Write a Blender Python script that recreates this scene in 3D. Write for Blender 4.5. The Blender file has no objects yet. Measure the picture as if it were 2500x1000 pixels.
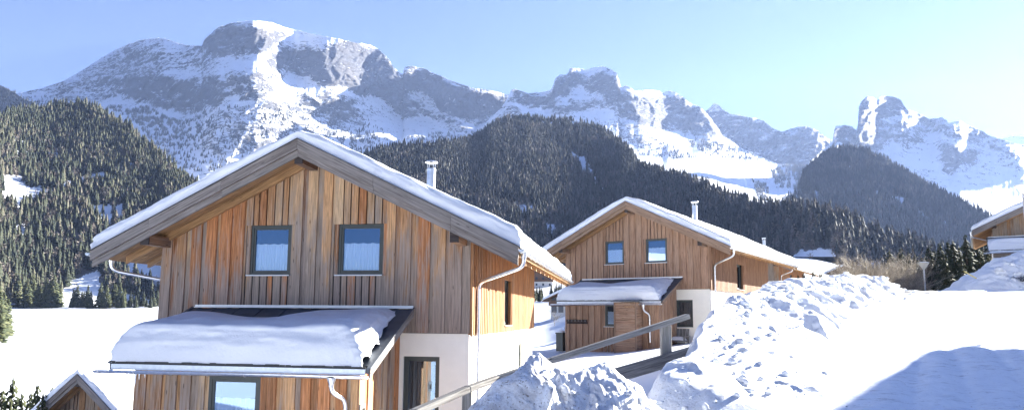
HAZE = 3.4e-5
EXPOSURE = 3.0
import bpy, math, random
import numpy as np
from mathutils import Vector, Matrix
SC = bpy.context.scene
COL = SC.collection
R = math.radians
# ------------------------------------------------------------------ camera
F, PIT, ROL, CY = 1639.96, 0.111227774, 0.00788701625, 584.78
YA, YB = 0.16729, 0.605306
_r = np.array([1, 0, 0.]); _u = np.array([0, -math.sin(PIT), math.cos(PIT)]); CW = np.array([0, math.cos(PIT), math.sin(PIT)])
CR = math.cos(ROL)*_r + math.sin(ROL)*_u
CU = -math.sin(ROL)*_r + math.cos(ROL)*_u
def ray(x, y):
    x = np.asarray(x, float)[..., None]; y = np.asarray(y, float)[..., None]
    return CW + CR*(x-1250)/F + CU*(CY-y)/F
def at(x, y, s):
    """point of the line of sight through photo pixel (x, y) at forward distance s"""
    d = ray(x, y); return d*(np.asarray(s)[..., None]/d[..., 1:2])
cam = bpy.data.cameras.new('camera'); camo = bpy.data.objects.new('camera', cam); COL.objects.link(camo)
cam.sensor_width = 36; cam.lens = 36*F/2500; cam.shift_y = (CY-500)/2500
cam.clip_start = .05; cam.clip_end = 40000
M = Matrix([[CR[0], CU[0], -CW[0], 0], [CR[1], CU[1], -CW[1], 0], [CR[2], CU[2], -CW[2], 0], [0, 0, 0, 1]])
camo.matrix_world = M
SC.camera = camo
# ------------------------------------------------------------------ light
SUN_AZ, SUN_EL = R(56), R(20.5)
w = bpy.data.worlds.new('World'); SC.world = w; w.use_nodes = True
nt = w.node_tree; nt.nodes.clear()
sky = nt.nodes.new('ShaderNodeTexSky'); sky.sky_type = 'NISHITA'; sky.sun_disc = False
sky.sun_elevation = SUN_EL; sky.sun_rotation = SUN_AZ
sky.altitude = 900; sky.air_density = 1.15; sky.dust_density = .45; sky.ozone_density = 2.0
bg = nt.nodes.new('ShaderNodeBackground'); bg.inputs[1].default_value = 0.0145
out = nt.nodes.new('ShaderNodeOutputWorld')
tn = nt.nodes.new('ShaderNodeMix'); tn.data_type = 'RGBA'; tn.blend_type = 'MULTIPLY'; tn.inputs[0].default_value = 1; tn.inputs[7].default_value = (.63, .745, 1.22, 1)
nt.links.new(sky.outputs[0], tn.inputs[6]); nt.links.new(tn.outputs[2], bg.inputs[0]); nt.links.new(bg.outputs[0], out.inputs[0])
sl = bpy.data.lights.new('sun', 'SUN'); sl.energy = 5; sl.angle = R(.5); sl.color = (1, .96, .86)
so = bpy.data.objects.new('sun', sl); COL.objects.link(so)
sd = Vector((math.sin(SUN_AZ)*math.cos(SUN_EL), math.cos(SUN_AZ)*math.cos(SUN_EL), math.sin(SUN_EL)))
so.rotation_euler = sd.to_track_quat('Z', 'Y').to_euler()
SC.view_settings.view_transform = 'Standard'; SC.view_settings.look = 'None'
SC.view_settings.exposure = EXPOSURE if 'EXPOSURE' in globals() else 1.0
SC.view_settings.gamma = 1
SC.render.engine = 'CYCLES'
SC.cycles.max_bounces = 6; SC.cycles.diffuse_bounces = 4; SC.cycles.glossy_bounces = 3; SC.cycles.transmission_bounces = 4
SC.cycles.transparent_max_bounces = 8; SC.cycles.volume_bounces = 1
# ------------------------------------------------------------------ tags
def tag(o, label=None, cat=None, group=None, kind=None):
    if label: o['label'] = label
    if cat: o['category'] = cat
    if group: o['group'] = group
    if kind: o['kind'] = kind
    return o
def empty(name, loc=(0, 0, 0), rz=0, scale=1):
    o = bpy.data.objects.new(name, None); COL.objects.link(o)
    o.location = loc; o.rotation_euler = (0, 0, rz); o.scale = (scale,)*3; o.empty_display_size = .3
    return o
# ------------------------------------------------------------------ mesh helpers
def mesh_np(name, V, Fc, mat, parent=None, attrs=None, smooth=False, uv=None):
    V = np.asarray(V, np.float32); Fc = np.asarray(Fc, np.int32)
    me = bpy.data.meshes.new(name); n, k = Fc.shape
    me.vertices.add(len(V)); me.vertices.foreach_set('co', V.ravel())
    me.loops.add(n*k); me.loops.foreach_set('vertex_index', Fc.ravel())
    me.polygons.add(n); me.polygons.foreach_set('loop_start', np.arange(0, n*k, k, dtype=np.int32))
    me.polygons.foreach_set('loop_total', np.full(n, k, np.int32))
    if smooth: me.polygons.foreach_set('use_smooth', np.ones(n, bool))
    me.update(calc_edges=True)
    for a, val in (attrs or {}).items():
        at_ = me.attributes.new(a, 'FLOAT', 'POINT'); at_.data.foreach_set('value', np.asarray(val, np.float32).ravel())
    o = bpy.data.objects.new(name, me); COL.objects.link(o)
    if mat: me.materials.append(mat)
    if parent: o.parent = parent
    return o
class MB:
    """collects boxes, prisms, tubes; build() links them as ONE mesh"""
    def __init__(s, seed=0): s.v = []; s.f = []; s.uv = []; s.t = []; s.rnd = random.Random(seed)
    def add(s, vs, fs, uvs, tint=None):
        n = len(s.v); t = s.rnd.random() if tint is None else tint
        s.v += [tuple(p) for p in vs]; s.t += [t]*len(vs)
        for f, u in zip(fs, uvs): s.f.append([i+n for i in f]); s.uv += list(u)
    def box(s, o, a, b, c, tint=None):
        o, a, b, c = (Vector(q) for q in (o, a, b, c))
        la, lb, lc = a.length, b.length, c.length; ru, rv = s.rnd.random()*50, s.rnd.random()*50
        vs = []; us = []
        for i in (0, 1):
            for j in (0, 1):
                for k in (0, 1): vs.append(o+a*i+b*j+c*k); us.append((ru+i*la, rv+j*lb+k*lc))
        fs = [(0, 1, 3, 2), (4, 6, 7, 5), (0, 4, 5, 1), (2, 3, 7, 6), (0, 2, 6, 4), (1, 5, 7, 3)]
        if a.cross(b).dot(c) < 0: fs = [f[::-1] for f in fs]
        s.add(vs, fs, [[us[i] for i in f] for f in fs], tint)
    def bx(s, x0, x1, y0, y1, z0, z1, ax='z', tint=None):
        d = {'x': (x1-x0, 0, 0), 'y': (0, y1-y0, 0), 'z': (0, 0, z1-z0)}; k = [ax]+[q for q in 'xyz' if q != ax]
        s.box((x0, y0, z0), d[k[0]], d[k[1]], d[k[2]], tint)
    def vboard(s, x0, x1, y0, y1, z0, zl, zr, tint=None):
        """vertical board whose top is cut from zl (at x0) to zr (at x1)"""
        ru, rv = s.rnd.random()*50, s.rnd.random()*50
        vs = [(x0, y0, z0), (x1, y0, z0), (x1, y1, z0), (x0, y1, z0), (x0, y0, zl), (x1, y0, zr), (x1, y1, zr), (x0, y1, zl)]
        q = [(ru+p[2], rv+p[0]-x0+p[1]-y0) for p in vs]
        fs = [(3, 2, 1, 0), (4, 5, 6, 7), (0, 1, 5, 4), (1, 2, 6, 5), (2, 3, 7, 6), (3, 0, 4, 7)]
        s.add(vs, fs, [[q[i] for i in f] for f in fs], tint)
    def poly(s, pts, tint=.5):
        s.add(pts, [list(range(len(pts)))], [[(p[0], p[1]+p[2]) for p in pts]], tint)
    def tube(s, pts, r, n=10, tint=.5, caps=True, closed_r=None):
        pts = [Vector(p) for p in pts]; rs = r if isinstance(r, (list, tuple)) else [r]*len(pts)
        vs = []; prev = None
        for i, p in enumerate(pts):
            t = (pts[min(i+1, len(pts)-1)]-pts[max(i-1, 0)]).normalized()
            if prev is None: a = t.orthogonal().normalized()
            else: a = (prev-t*prev.dot(t)).normalized()
            prev = a; b = t.cross(a)
            for k in range(n):
                an = 2*math.pi*k/n; vs.append(p+(a*math.cos(an)+b*math.sin(an))*rs[i])
        fs = []; us = []; L = 0
        for i in range(len(pts)-1):
            d = (pts[i+1]-pts[i]).length
            for k in range(n):
                k2 = (k+1) % n; fs.append((i*n+k, i*n+k2, (i+1)*n+k2, (i+1)*n+k))
                us.append([(L, k/n), (L, (k+1)/n), (L+d, (k+1)/n), (L+d, k/n)])
            L += d
        if caps:
            fs.append(tuple(range(n))[::-1]); us.append([(0, 0)]*n)
            fs.append(tuple((len(pts)-1)*n+k for k in range(n))); us.append([(0, 0)]*n)
        s.add(vs, fs, us, tint)
    def lathe(s, c, prof, n=16, tint=.5):
        vs = [(c[0]+r*math.cos(2*math.pi*k/n), c[1]+r*math.sin(2*math.pi*k/n), c[2]+z) for r, z in prof for k in range(n)]
        fs = [(i*n+k, i*n+(k+1) % n, (i+1)*n+(k+1) % n, (i+1)*n+k) for i in range(len(prof)-1) for k in range(n)]
        s.add(vs, fs, [[(0, 0)]*4]*len(fs), tint)
    def build(s, name, mat, parent=None, smooth=False, bevel=0):
        me = bpy.data.meshes.new(name); me.from_pydata(s.v, [], s.f); me.update()
        uvl = me.uv_layers.new(name='UVMap'); uvl.data.foreach_set('uv', np.array(s.uv, np.float32).ravel())
        a = me.attributes.new('tint', 'FLOAT', 'POINT'); a.data.foreach_set('value', np.array(s.t, np.float32))
        if smooth: me.polygons.foreach_set('use_smooth', np.ones(len(me.polygons), bool))
        o = bpy.data.objects.new(name, me); COL.objects.link(o); me.materials.append(mat)
        if smooth:
            m = o.modifiers.new('edge', 'EDGE_SPLIT'); m.split_angle = R(40)
        if bevel:
            m = o.modifiers.new('bevel', 'BEVEL'); m.width = bevel; m.segments = 2; m.limit_method = 'ANGLE'
        if parent: o.parent = parent
        return o
def arc(p0, p1, p2, n=5):
    """rounded corner p0 -> p1 -> p2"""
    p0, p1, p2 = Vector(p0), Vector(p1), Vector(p2)
    return [p0*(1-t)**2+p1*2*t*(1-t)+p2*t*t for t in [i/n for i in range(n+1)]]
# ------------------------------------------------------------------ noise
def _h(ix, iy, seed):
    n = (ix.astype(np.int64)*374761393 + iy.astype(np.int64)*668265263 + seed*2147483647) & 0xffffffff
    n = ((n ^ (n >> 13))*1274126177) & 0xffffffff
    return ((n ^ (n >> 16)) & 0xffff)/65535.*2*math.pi
def perlin(x, y, seed=0):
    x = np.asarray(x, float); y = np.asarray(y, float)
    ix = np.floor(x); iy = np.floor(y); fx = x-ix; fy = y-iy
    u = fx*fx*fx*(fx*(fx*6-15)+10); v = fy*fy*fy*(fy*(fy*6-15)+10)
    def g(a, b):
        an = _h(ix+a, iy+b, seed); return np.cos(an)*(fx-a)+np.sin(an)*(fy-b)
    return ((g(0, 0)*(1-u)+g(1, 0)*u)*(1-v)+(g(0, 1)*(1-u)+g(1, 1)*u)*v)*1.5
def fbm(x, y, o=4, seed=0, gain=.5):
    r = 0; a = 1; t = 0
    for i in range(o): r = r+a*perlin(x*2**i, y*2**i, seed+i*7); t += a; a *= gain
    return r/t
def ridged(x, y, o=4, seed=0, gain=.5):
    r = 0; a = 1; t = 0
    for i in range(o): r = r+a*(1-2*np.abs(perlin(x*2**i, y*2**i, seed+i*7))); t += a; a *= gain
    return r/t
def smooth(a, lo, hi): t = np.clip((a-lo)/(hi-lo), 0, 1); return t*t*(3-2*t)
# ------------------------------------------------------------------ materials
class NT:
    def __init__(s, name):
        s.m = bpy.data.materials.new(name); s.m.use_nodes = True; s.t = s.m.node_tree; s.n = s.t.nodes; s.n.clear()
        s.out = s.n.new('ShaderNodeOutputMaterial'); s.b = s.n.new('ShaderNodeBsdfPrincipled'); s.l(s.b.outputs[0], s.out.inputs[0])
    def l(s, a, b): s.t.links.new(a, b)
    def new(s, typ, **k):
        n = s.n.new(typ)
        for a, b in k.items(): setattr(n, a, b)
        return n
    def val(s, inp, v):
        if isinstance(v, (int, float, tuple)): inp.default_value = v if not (isinstance(v, tuple) and len(v) == 3 and inp.type == 'RGBA') else (*v, 1)
        else: s.l(v, inp)
    def attr(s, name): return s.new('ShaderNodeAttribute', attribute_name=name).outputs['Fac']
    def uv(s): return s.new('ShaderNodeTexCoord').outputs['UV']
    def obj(s): return s.new('ShaderNodeTexCoord').outputs['Object']
    def pos(s): return s.new('ShaderNodeNewGeometry').outputs['Position']
    def scale(s, vec, sc, loc=(0, 0, 0)):
        n = s.new('ShaderNodeMapping'); s.l(vec, n.inputs[0]); n.inputs['Scale'].default_value = sc; n.inputs['Location'].default_value = loc; return n.outputs[0]
    def noise(s, vec, sc=1., det=4., rough=.55, dist=0.):
        n = s.new('ShaderNodeTexNoise'); s.l(vec, n.inputs['Vector']); n.inputs['Scale'].default_value = sc
        n.inputs['Detail'].default_value = det; n.inputs['Roughness'].default_value = rough; n.inputs['Distortion'].default_value = dist; return n.outputs['Fac']
    def ramp(s, fac, stops, interp='LINEAR'):
        n = s.new('ShaderNodeValToRGB'); s.l(fac, n.inputs[0]); cr = n.color_ramp; cr.interpolation = interp
        while len(cr.elements) < len(stops): cr.elements.new(.5)
        for e, (p, c) in zip(cr.elements, stops):
            e.position = p; e.color = (c, c, c, 1) if isinstance(c, (int, float)) else (*c, 1)
        return n.outputs[0]
    def mix(s, fac, a, b, mode='MIX'):
        n = s.new('ShaderNodeMix', data_type='RGBA', blend_type=mode); s.val(n.inputs[0], fac); s.val(n.inputs[6], a); s.val(n.inputs[7], b); return n.outputs[2]
    def math(s, op, a, b=0., clamp=False):
        n = s.new('ShaderNodeMath', operation=op, use_clamp=clamp); s.val(n.inputs[0], a); s.val(n.inputs[1], b); return n.outputs[0]
    def bump(s, h, strength=.5, dist=.02):
        n = s.new('ShaderNodeBump'); s.l(h, n.inputs['Height']); n.inputs['Strength'].default_value = strength; n.inputs['Distance'].default_value = dist
        s.l(n.outputs[0], s.b.inputs['Normal'])
    def sep(s, vec): return s.new('ShaderNodeSeparateXYZ').outputs if False else s._sep(vec)
    def _sep(s, vec): n = s.new('ShaderNodeSeparateXYZ'); s.l(vec, n.inputs[0]); return n.outputs
    def fin(s, col=None, rough=.6, metal=0., spec=.5):
        if col is not None: s.val(s.b.inputs['Base Color'], col)
        s.val(s.b.inputs['Roughness'], rough); s.b.inputs['Metallic'].default_value = metal; s.b.inputs['Specular IOR Level'].default_value = spec
        return s.m
def mat_plain(name, col, rough=.5, metal=0., var=.12, sc=6.):
    t = NT(name); n = t.noise(t.obj(), sc, 5)
    c = t.mix(t.ramp(n, [(.3, 0.), (.7, 1.)]), tuple(q*(1-var) for q in col), tuple(min(1, q*(1+var)) for q in col))
    return t.fin(c, rough, metal)
def mat_wood(name, cols, grey, greyamt=.5, rough=.75, zfade=None, bumpk=.5, gscale=1.):
    """cols: list of board colours picked by 'tint'; grey: weathered colour; weathering follows the grain and (zfade) grows to the foot of the boards"""
    t = NT(name); uv = t.uv(); tint = t.attr('tint')
    base = t.ramp(tint, [((i+.5)/len(cols), c) for i, c in enumerate(cols)])
    g1 = t.noise(t.scale(uv, (1.1, 26, 1)), 1.*gscale, 6, .65, .6)
    g2 = t.noise(t.scale(uv, (2.5, 90, 1)), 1.*gscale, 3, .6)
    blot = t.noise(t.scale(uv, (.9, 4, 1)), 1., 4, .6)
    base = t.mix(1., base, t.ramp(g1, [(.30, .38), (.5, .92), (.70, 1.4)]), 'MULTIPLY')
    base = t.mix(1., base, t.ramp(g2, [(.3, .68), (.6, 1.06)]), 'MULTIPLY')
    wv = t.math('ADD', blot, t.math('MULTIPLY', t.math('SUBTRACT', tint, .5), .35))
    if zfade:
        z = t.sep(t.obj())[2]
        zz = t.new('ShaderNodeMapRange'); t.l(z, zz.inputs[0]); zz.inputs[1].default_value = zfade[0]; zz.inputs[2].default_value = zfade[1]
        zz.inputs[3].default_value = .26; zz.inputs[4].default_value = -.2
        wv = t.math('ADD', wv, zz.outputs[0])
    wv = t.math('ADD', wv, t.math('MULTIPLY', t.math('SUBTRACT', g1, .5), .9))
    f = t.ramp(wv, [(.62-greyamt*.4, 0.), (.86-greyamt*.4, 1.)])
    gcol = t.mix(1., grey, t.ramp(g1, [(.3, .5), (.55, 1.), (.75, 1.35)]), 'MULTIPLY')
    c = t.mix(t.math('MULTIPLY', f, .85), base, gcol)
    vor = t.new('ShaderNodeTexVoronoi'); t.l(t.scale(uv, (1.7, 8, 1)), vor.inputs['Vector']); vor.inputs['Scale'].default_value = 1.
    kn = t.ramp(vor.outputs['Distance'], [(.05, .35), (.12, 1.)])
    c = t.mix(1., c, kn, 'MULTIPLY')
    t.bump(t.math('ADD', g1, t.math('MULTIPLY', g2, .5)), bumpk, .006)
    return t.fin(c, rough, 0., .25)
def mat_snow(name, col=(.80, .83, .88), bump=(.25, 1.), fine=1., dirt=0., sss=False):
    t = NT(name); p = t.pos()
    n1 = t.noise(p, 1.6*fine, 6, .6); n2 = t.noise(p, 14*fine, 5, .7); n3 = t.noise(p, 90*fine, 2, .6)
    h = t.math('ADD', n1, t.math('ADD', t.math('MULTIPLY', n2, .25), t.math('MULTIPLY', n3, .05)))
    t.bump(h, bump[0], bump[1]*.12)
    c = t.mix(n2, tuple(q*.97 for q in col), col)
    if dirt:
        d = t.attr('dirt'); m = t.math('MULTIPLY', t.ramp(t.noise(p, 5., 8, .75), [(.40, 0.), (.58, 1.)]), d, True)
        c = t.mix(t.math('MULTIPLY', m, dirt), c, (.30, .24, .19))
        gr = t.math('MULTIPLY', t.ramp(t.noise(p, 38., 3, .6), [(.60, 0.), (.66, 1.)]), d, True)
        c = t.mix(gr, c, (.16, .12, .09))
    return t.fin(c, .65, 0., .3)
# ================================================================== TERRAIN
PXK = [-800, 0, 390, 800, 1150, 1300, 1450, 1750, 1950, 2250, 2500, 3200]
SK = [-80, 0, 4, 7, 10, 14, 20, 27, 33, 40, 50, 70, 100, 150, 200, 300, 400, 500, 700, 1000, 1600, 3500]
ZT = np.array([
 [-6, -1.6, -2.4, -3.2, -4, -5.5, -8, -10, -11, -12.5, -14, -16, -16.5, -16, -14, -9, -3, 4, 20, 60, 150, 500],
 [-6, -1.6, -2.4, -3.2, -4, -5, -7, -9, -10.5, -12, -13.5, -15.5, -16, -15, -13.3, -8.3, -2.4, 4.6, 22, 60, 150, 500],
 [-6, -1.6, -2.2, -2.9, -3.2, -3.3, -4.2, -6, -7.5, -9.5, -12, -14.5, -15.5, -14.5, -12.5, -7.8, -1.8, 4.8, 22, 60, 150, 500],
 [-5, -1.6, -2.2, -2.8, -3.05, -3.1, -3.15, -3.3, -4, -6, -9, -12, -13, -12, -10, -5, 0, 6, 25, 60, 150, 500],
 [-4, -1.6, -1.7, -1.9, -2.3, -3.0, -3.05, -2.9, -3, -3.2, -3.5, -3.5, -3, -1, 2, 8, 16, 25, 45, 75, 150, 500],
 [-4, -1.6, -1.6, -1.7, -1.9, -2.1, -2.2, -2.0, -1.95, -2.1, -2.4, -3.2, -2.8, .2, 3.6, 10.5, 19, 28, 48, 78, 160, 500],
 [-3, -1.6, -1.6, -1.5, -1.45, -1.45, -1.55, -1.7, -1.8, -1.8, -1.6, -1.3, 0, 3, 8, 15, 24, 34, 54, 82, 160, 500],
 [-2, -1.6, -1.45, -1.15, -1.0, -1.0, -1.15, -1.3, -1.25, -1.0, 0, 1, 3, 7, 13, 22, 32, 42, 60, 90, 170, 500],
 [-2, -1.6, -1.4, -1.1, -.85, -.6, -.1, .4, .8, 1.0, 1.2, 2, 4, 9, 14, 22, 32, 44, 62, 90, 170, 500],
 [-2, -1.6, -1.35, -1.08, -.82, -.46, .06, .68, 1.28, 1.45, .3, .5, 1.5, 4, 6, 11, 17, 24, 40, 62, 150, 450],
 [-2, -1.6, -1.35, -1.08, -.82, -.46, .06, .68, 1.28, 1.75, 2.6, 3, 4, 6, 8, 13, 18, 26, 42, 64, 150, 450],
 [-2, -1.6, -1.35, -1.08, -.82, -.46, .06, .68, 1.28, 1.75, 2.6, 3, 4, 6, 8, 13, 18, 26, 42, 64, 150, 450]], float)
def zt(x, y):
    x = np.asarray(x, float); y = np.asarray(y, float)
    px = np.clip(1250+F*x/np.maximum(y, 4), -800, 3199.9); s = np.clip(y, -80, 3499)
    i = np.clip(np.searchsorted(PXK, px, 'right')-1, 0, len(PXK)-2); j = np.clip(np.searchsorted(SK, s, 'right')-1, 0, len(SK)-2)
    P = np.array(PXK, float); S = np.array(SK, float)
    u = (px-P[i])/(P[i+1]-P[i]); u = u*u*(3-2*u); v = (s-S[j])/(S[j+1]-S[j])
    z = (ZT[i, j]*(1-u)+ZT[i+1, j]*u)*(1-v)+(ZT[i, j+1]*(1-u)+ZT[i+1, j+1]*u)*v
    z = z+.06*fbm(x*.35, y*.35, 3, 5)*smooth(np.abs(y), 5, 12)+.5*fbm(x*.02, y*.02, 3, 9)*smooth(y, 60, 200)
    return z
def road_edges(s): return 3.0+(s-7.7)*.592, 5.9+(s-7.7)*.655
def grid_mesh(name, X, Y, Z, mat, attrs=None, parent=None):
    a, b = X.shape; V = np.stack([X, Y, Z], -1).reshape(-1, 3); idx = np.arange(a*b).reshape(a, b)
    Fq = np.stack([idx[:-1, :-1], idx[1:, :-1], idx[1:, 1:], idx[:-1, 1:]], -1).reshape(-1, 4)
    return mesh_np(name, V, Fq, mat, parent, attrs, True)
M_GROUND = mat_snow('snow_ground', bump=(.35, 1.), fine=.6)
tu = np.linspace(-1, 1, 420); gx = 1500*np.sinh(tu*6.2)/np.sinh(6.2)
tv = np.linspace(-.62, 1, 520); gy = np.where(tv < 0, -80*np.sinh(-tv*4)/np.sinh(2.48), 2600*np.sinh(tv*6)/np.sinh(6))
X, Y = np.meshgrid(gx, gy, indexing='ij'); Z = zt(X, Y)
el, er = road_edges(Y); inroad = (X > el-.6) & (X < er+.9) & (Y > -5) & (Y < 37)
Z = np.where(inroad, Z-.22, Z)
ground = grid_mesh('ground', X, Y, Z, M_GROUND); tag(ground, kind='structure')
# ---- road: packed snow with grit
t = NT('packed_snow'); p = t.pos()
n1 = t.noise(t.scale(p, (2.5, 1.2, 1), ), 2., 7, .7); n2 = t.noise(t.scale(p, (2.2, 6, 3)), 1.6, 7, .8); n3 = t.noise(p, 16., 4, .75)
c = t.mix(t.ramp(n1, [(.35, 0.), (.7, 1.)]), (.80, .83, .88), (.88, .9, .93))
c = t.mix(t.ramp(n2, [(.54, 0.), (.64, 1.)]), c, (.52, .53, .56))
c = t.mix(t.math('MULTIPLY', t.ramp(n3, [(.64, 0.), (.68, 1.)]), t.ramp(n1, [(.42, .3), (.6, 1.)])), c, (.2, .17, .15))
t.bump(t.math('ADD', t.math('MULTIPLY', n2, .6), t.math('ADD', t.math('MULTIPLY', n3, .25), n1)), .5, .05)
M_ROAD = t.fin(c, .55, 0., .35)
ts = np.linspace(-6, 38, 420); ta = np.linspace(0, 1, 90); S2, A2 = np.meshgrid(ts, ta, indexing='ij')
el, er = road_edges(S2); el = np.where(S2 < 7.7, el-(7.7-S2)*.25, el); el = el-.9; er = er+1.2
X = el+(er-el)*A2; Y = S2
rut = sum(np.exp(-((A2-c_-.012*np.sin(S2*.35+c_*9))/.028)**2) for c_ in (.30, .47, .60, .76))
Z = zt(X, Y)+.05+.022*fbm(X*3, Y*3, 3, 3)+.014*ridged(X*5+Y*.6, Y*2.2, 3, 8)-.032*rut-.35*smooth(S2, 36, 38)-.3*(smooth(A2, .93, 1)+1-smooth(A2, 0, .07))
road = grid_mesh('road', X, Y, Z, M_ROAD); tag(road, kind='structure')
# ---- lumpy snow banks
M_BANK = mat_snow('snow_bank', bump=(.5, 1.), fine=1.3, dirt=.5)
def bank(name, crest, wl, wr, label, cat, seed, dirt, amp=1., nl=420, nw=150, endfall=(1, 1)):
    P = np.array([at(x, y, s) for x, y, s in crest]); L = np.concatenate([[0], np.cumsum(np.linalg.norm(np.diff(P[:, :2], axis=0), axis=1))])
    l = np.linspace(0, L[-1], nl); C = np.stack([np.interp(l, L, P[:, k]) for k in range(3)], 1)
    ker = np.ones(7)/7
    C = np.stack([np.convolve(np.pad(C[:, k], 3, 'edge'), ker, 'valid') for k in range(3)], 1)
    T = np.gradient(C[:, :2], axis=0); T = T/np.linalg.norm(T, axis=1)[:, None]; N = np.stack([T[:, 1], -T[:, 0]], 1)   # to the right of travel
    for _ in range(30): N = np.stack([np.convolve(np.pad(N[:, k], 9, 'edge'), np.ones(19)/19, 'valid') for k in (0, 1)], 1)
    N = N/np.linalg.norm(N, axis=1)[:, None]
    w = np.linspace(-1, 1, nw)
    WL = np.interp(l/L[-1], np.linspace(0, 1, len(wl)), wl)[:, None]; WR = np.interp(l/L[-1], np.linspace(0, 1, len(wr)), wr)[:, None]
    off = np.where(w < 0, w*WL, w*WR)
    X = C[:, 0:1]+N[:, 0:1]*off; Y = C[:, 1:2]+N[:, 1:2]*off
    g = zt(X, Y)
    a = np.abs(w)[None, :]
    prof = np.where(w[None, :] < 0, (1-a**1.7)**1.0, (1-a)**1.15*.5+.5*(1-a**1.6))
    e0 = smooth(l/L[-1], 0, .04*endfall[0]+1e-6) if endfall[0] else 1+0*l; e1 = 1-smooth(l/L[-1], 1-.05*endfall[1]-1e-6, 1) if endfall[1] else 1+0*l
    prof = prof*(e0*e1)[:, None]
    prof = prof*.96
    h = np.maximum(C[:, 2:3]-g, .1)
    body = smooth(1-a, 0, .25)*(e0*e1)[:, None]*(amp(l/L[-1])[:, None] if callable(amp) else amp)
    def bil(f, sd): return np.sqrt(perlin(X*f, Y*f, sd)**2+.004)+.3*perlin(X*f*1.7+3, Y*f*1.7, sd+1)
    dens = smooth(fbm(X*.55, Y*.55, 3, seed+30), -.15, .3)
    lum = .36*(bil(.7, seed)-.25)+.16*(bil(1.7, seed+2)-.2)*(.25+dens)+.055*(bil(5.0, seed+4)-.2)*(.1+1.3*dens)+.028*(bil(13, seed+6)-.2)*(.2+1.3*dens)+.012*(bil(31, seed+8)-.2)*dens
    cl = smooth(1-a, .0, .15)*(1-.5*smooth(prof, .85, 1))
    Z = g-.08+(h+.08)*prof+lum*body*cl
    dx = .13*perlin(X*1.5, Y*1.5+Z*1.5, seed+11)+.03*dens*perlin(X*5, Y*5+Z*4, seed+12); dy = .13*perlin(X*1.5+Z*1.5, Y*1.5, seed+13)+.03*dens*perlin(X*5+Z*4, Y*5, seed+14)
    X = X+dx*body; Y = Y+dy*body
    dv = np.clip(dirt(l/L[-1])[:, None]*smooth(1-a, .0, .3)+0*X, 0, 1)
    o = grid_mesh(name, X, Y, Z, M_BANK, {'dirt': dv}); tag(o, label, cat)
    return o, C
bank('snow_heap', [(1165, 1075, 6.5), (1188, 1005, 6.65), (1222, 940, 6.8), (1262, 885, 6.95), (1300, 858, 7.0), (1335, 853, 7.0), (1362, 890, 7.0), (1410, 922, 6.9), (1445, 912, 6.9), (1490, 905, 7.0), (1530, 925, 7.0), (1570, 950, 7.0), (1640, 990, 7.0)],
     [.35, .7, 1.0, .9], [1.7, 1.9, 2.0, 1.8], 'dirty brown-speckled heap of ploughed snow in front of the wooden railing', 'snow heap', 40, lambda q: .9-.5*q, 1.0, 460, 170)
bank('snow_bank', [(1480, 1010, 6.6), (1560, 950, 7.0), (1625, 918, 7.5), (1668, 880, 8.3), (1695, 850, 9.2), (1715, 800, 10.3), (1745, 755, 11.8), (1790, 728, 14), (1850, 703, 17), (1900, 692, 19.5), (1950, 684, 22), (2020, 673, 26), (2080, 667, 30), (2120, 675, 33), (2165, 695, 36)],
     [.4, .45, 1.2, 2.2, 2.6, 2.4, 2.2], [2.0, 2.0, 2.2, 2.0, 1.6], 'long lumpy white snow bank along the valley side of the road', 'snow bank', 77, lambda q: .35*np.exp(-q*3)+.04, lambda q: .45+.6*smooth(q, .12, .4), 900, 150)
bank('snow_bank', [(3100, 600, 33), (2900, 590, 37), (2700, 585, 40), (2600, 590, 41), (2540, 598, 41), (2500, 604, 41), (2465, 616, 40.5), (2440, 634, 40), (2405, 655, 39.5), (2380, 680, 39), (2362, 694, 38.5)],
     [2.6, 2.8, 3.0, 2.8, 1.6], [3., 3.5, 4., 4, 2.5], 'tall clean snow bank below the chalet at the road bend', 'snow bank', 123, lambda q: .0*q, 1.1, 600, 150)

def clods(name, crest, spread, n, label, seed, rmin=.025, rmax=.11, sx=1.):
    rg = np.random.default_rng(seed); P = np.array([at(x, y, s) for x, y, s in crest]); L = np.concatenate([[0], np.cumsum(np.linalg.norm(np.diff(P[:, :2], axis=0), axis=1))])
    l = L[-1]*rg.random(n)**sx; cx = np.interp(l, L, P[:, 0]); cy = np.interp(l, L, P[:, 1]); k = np.clip(np.searchsorted(L, l)-1, 0, len(L)-2)
    d = P[k+1, :2]-P[k, :2]; d = d/np.linalg.norm(d, axis=1)[:, None]; o = np.abs(rg.normal(0, 1, n))*spread*.55+spread*.25*rg.random(n)
    return cx+d[:, 1]*o, cy-d[:, 0]*o, rg
import bmesh
def clod_mesh(objs, x, y, rg, name, label, rmin, rmax):
    dg = bpy.context.evaluated_depsgraph_get(); V = []; Fc = []
    bm = bmesh.new(); bmesh.ops.create_icosphere(bm, subdivisions=1, radius=1); bv = np.array([v.co[:] for v in bm.verts]); bf = np.array([[v.index for v in f.verts] for f in bm.faces]); bm.free()
    off = 0
    for i in range(len(x)):
        z = None
        for o in objs:
            h, loc, nr, _ = o.ray_cast(Vector((x[i], y[i], 20)), Vector((0, 0, -1)))
            if h and (z is None or loc.z > z): z = loc.z
        if z is None: continue
        r = (rmin+(rmax-rmin)*rg.random()**4)*(.6+.05*y[i]); q = bv*(1+.38*rg.normal(size=(len(bv), 1)).clip(-1, 1))*np.array([rg.uniform(.8, 1.4), rg.uniform(.8, 1.4), rg.uniform(.5, .9)])*r
        V.append(q+np.array([x[i], y[i], z+r*.25])); Fc.append(bf+off); off += len(bv)
    o = mesh_np(name, np.concatenate(V), np.concatenate(Fc), M_BANK, None, {'dirt': np.repeat(rg.random(off//len(bv))**3*.6, len(bv))}, True); tag(o, label, 'snow clods', kind='stuff'); return o
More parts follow.
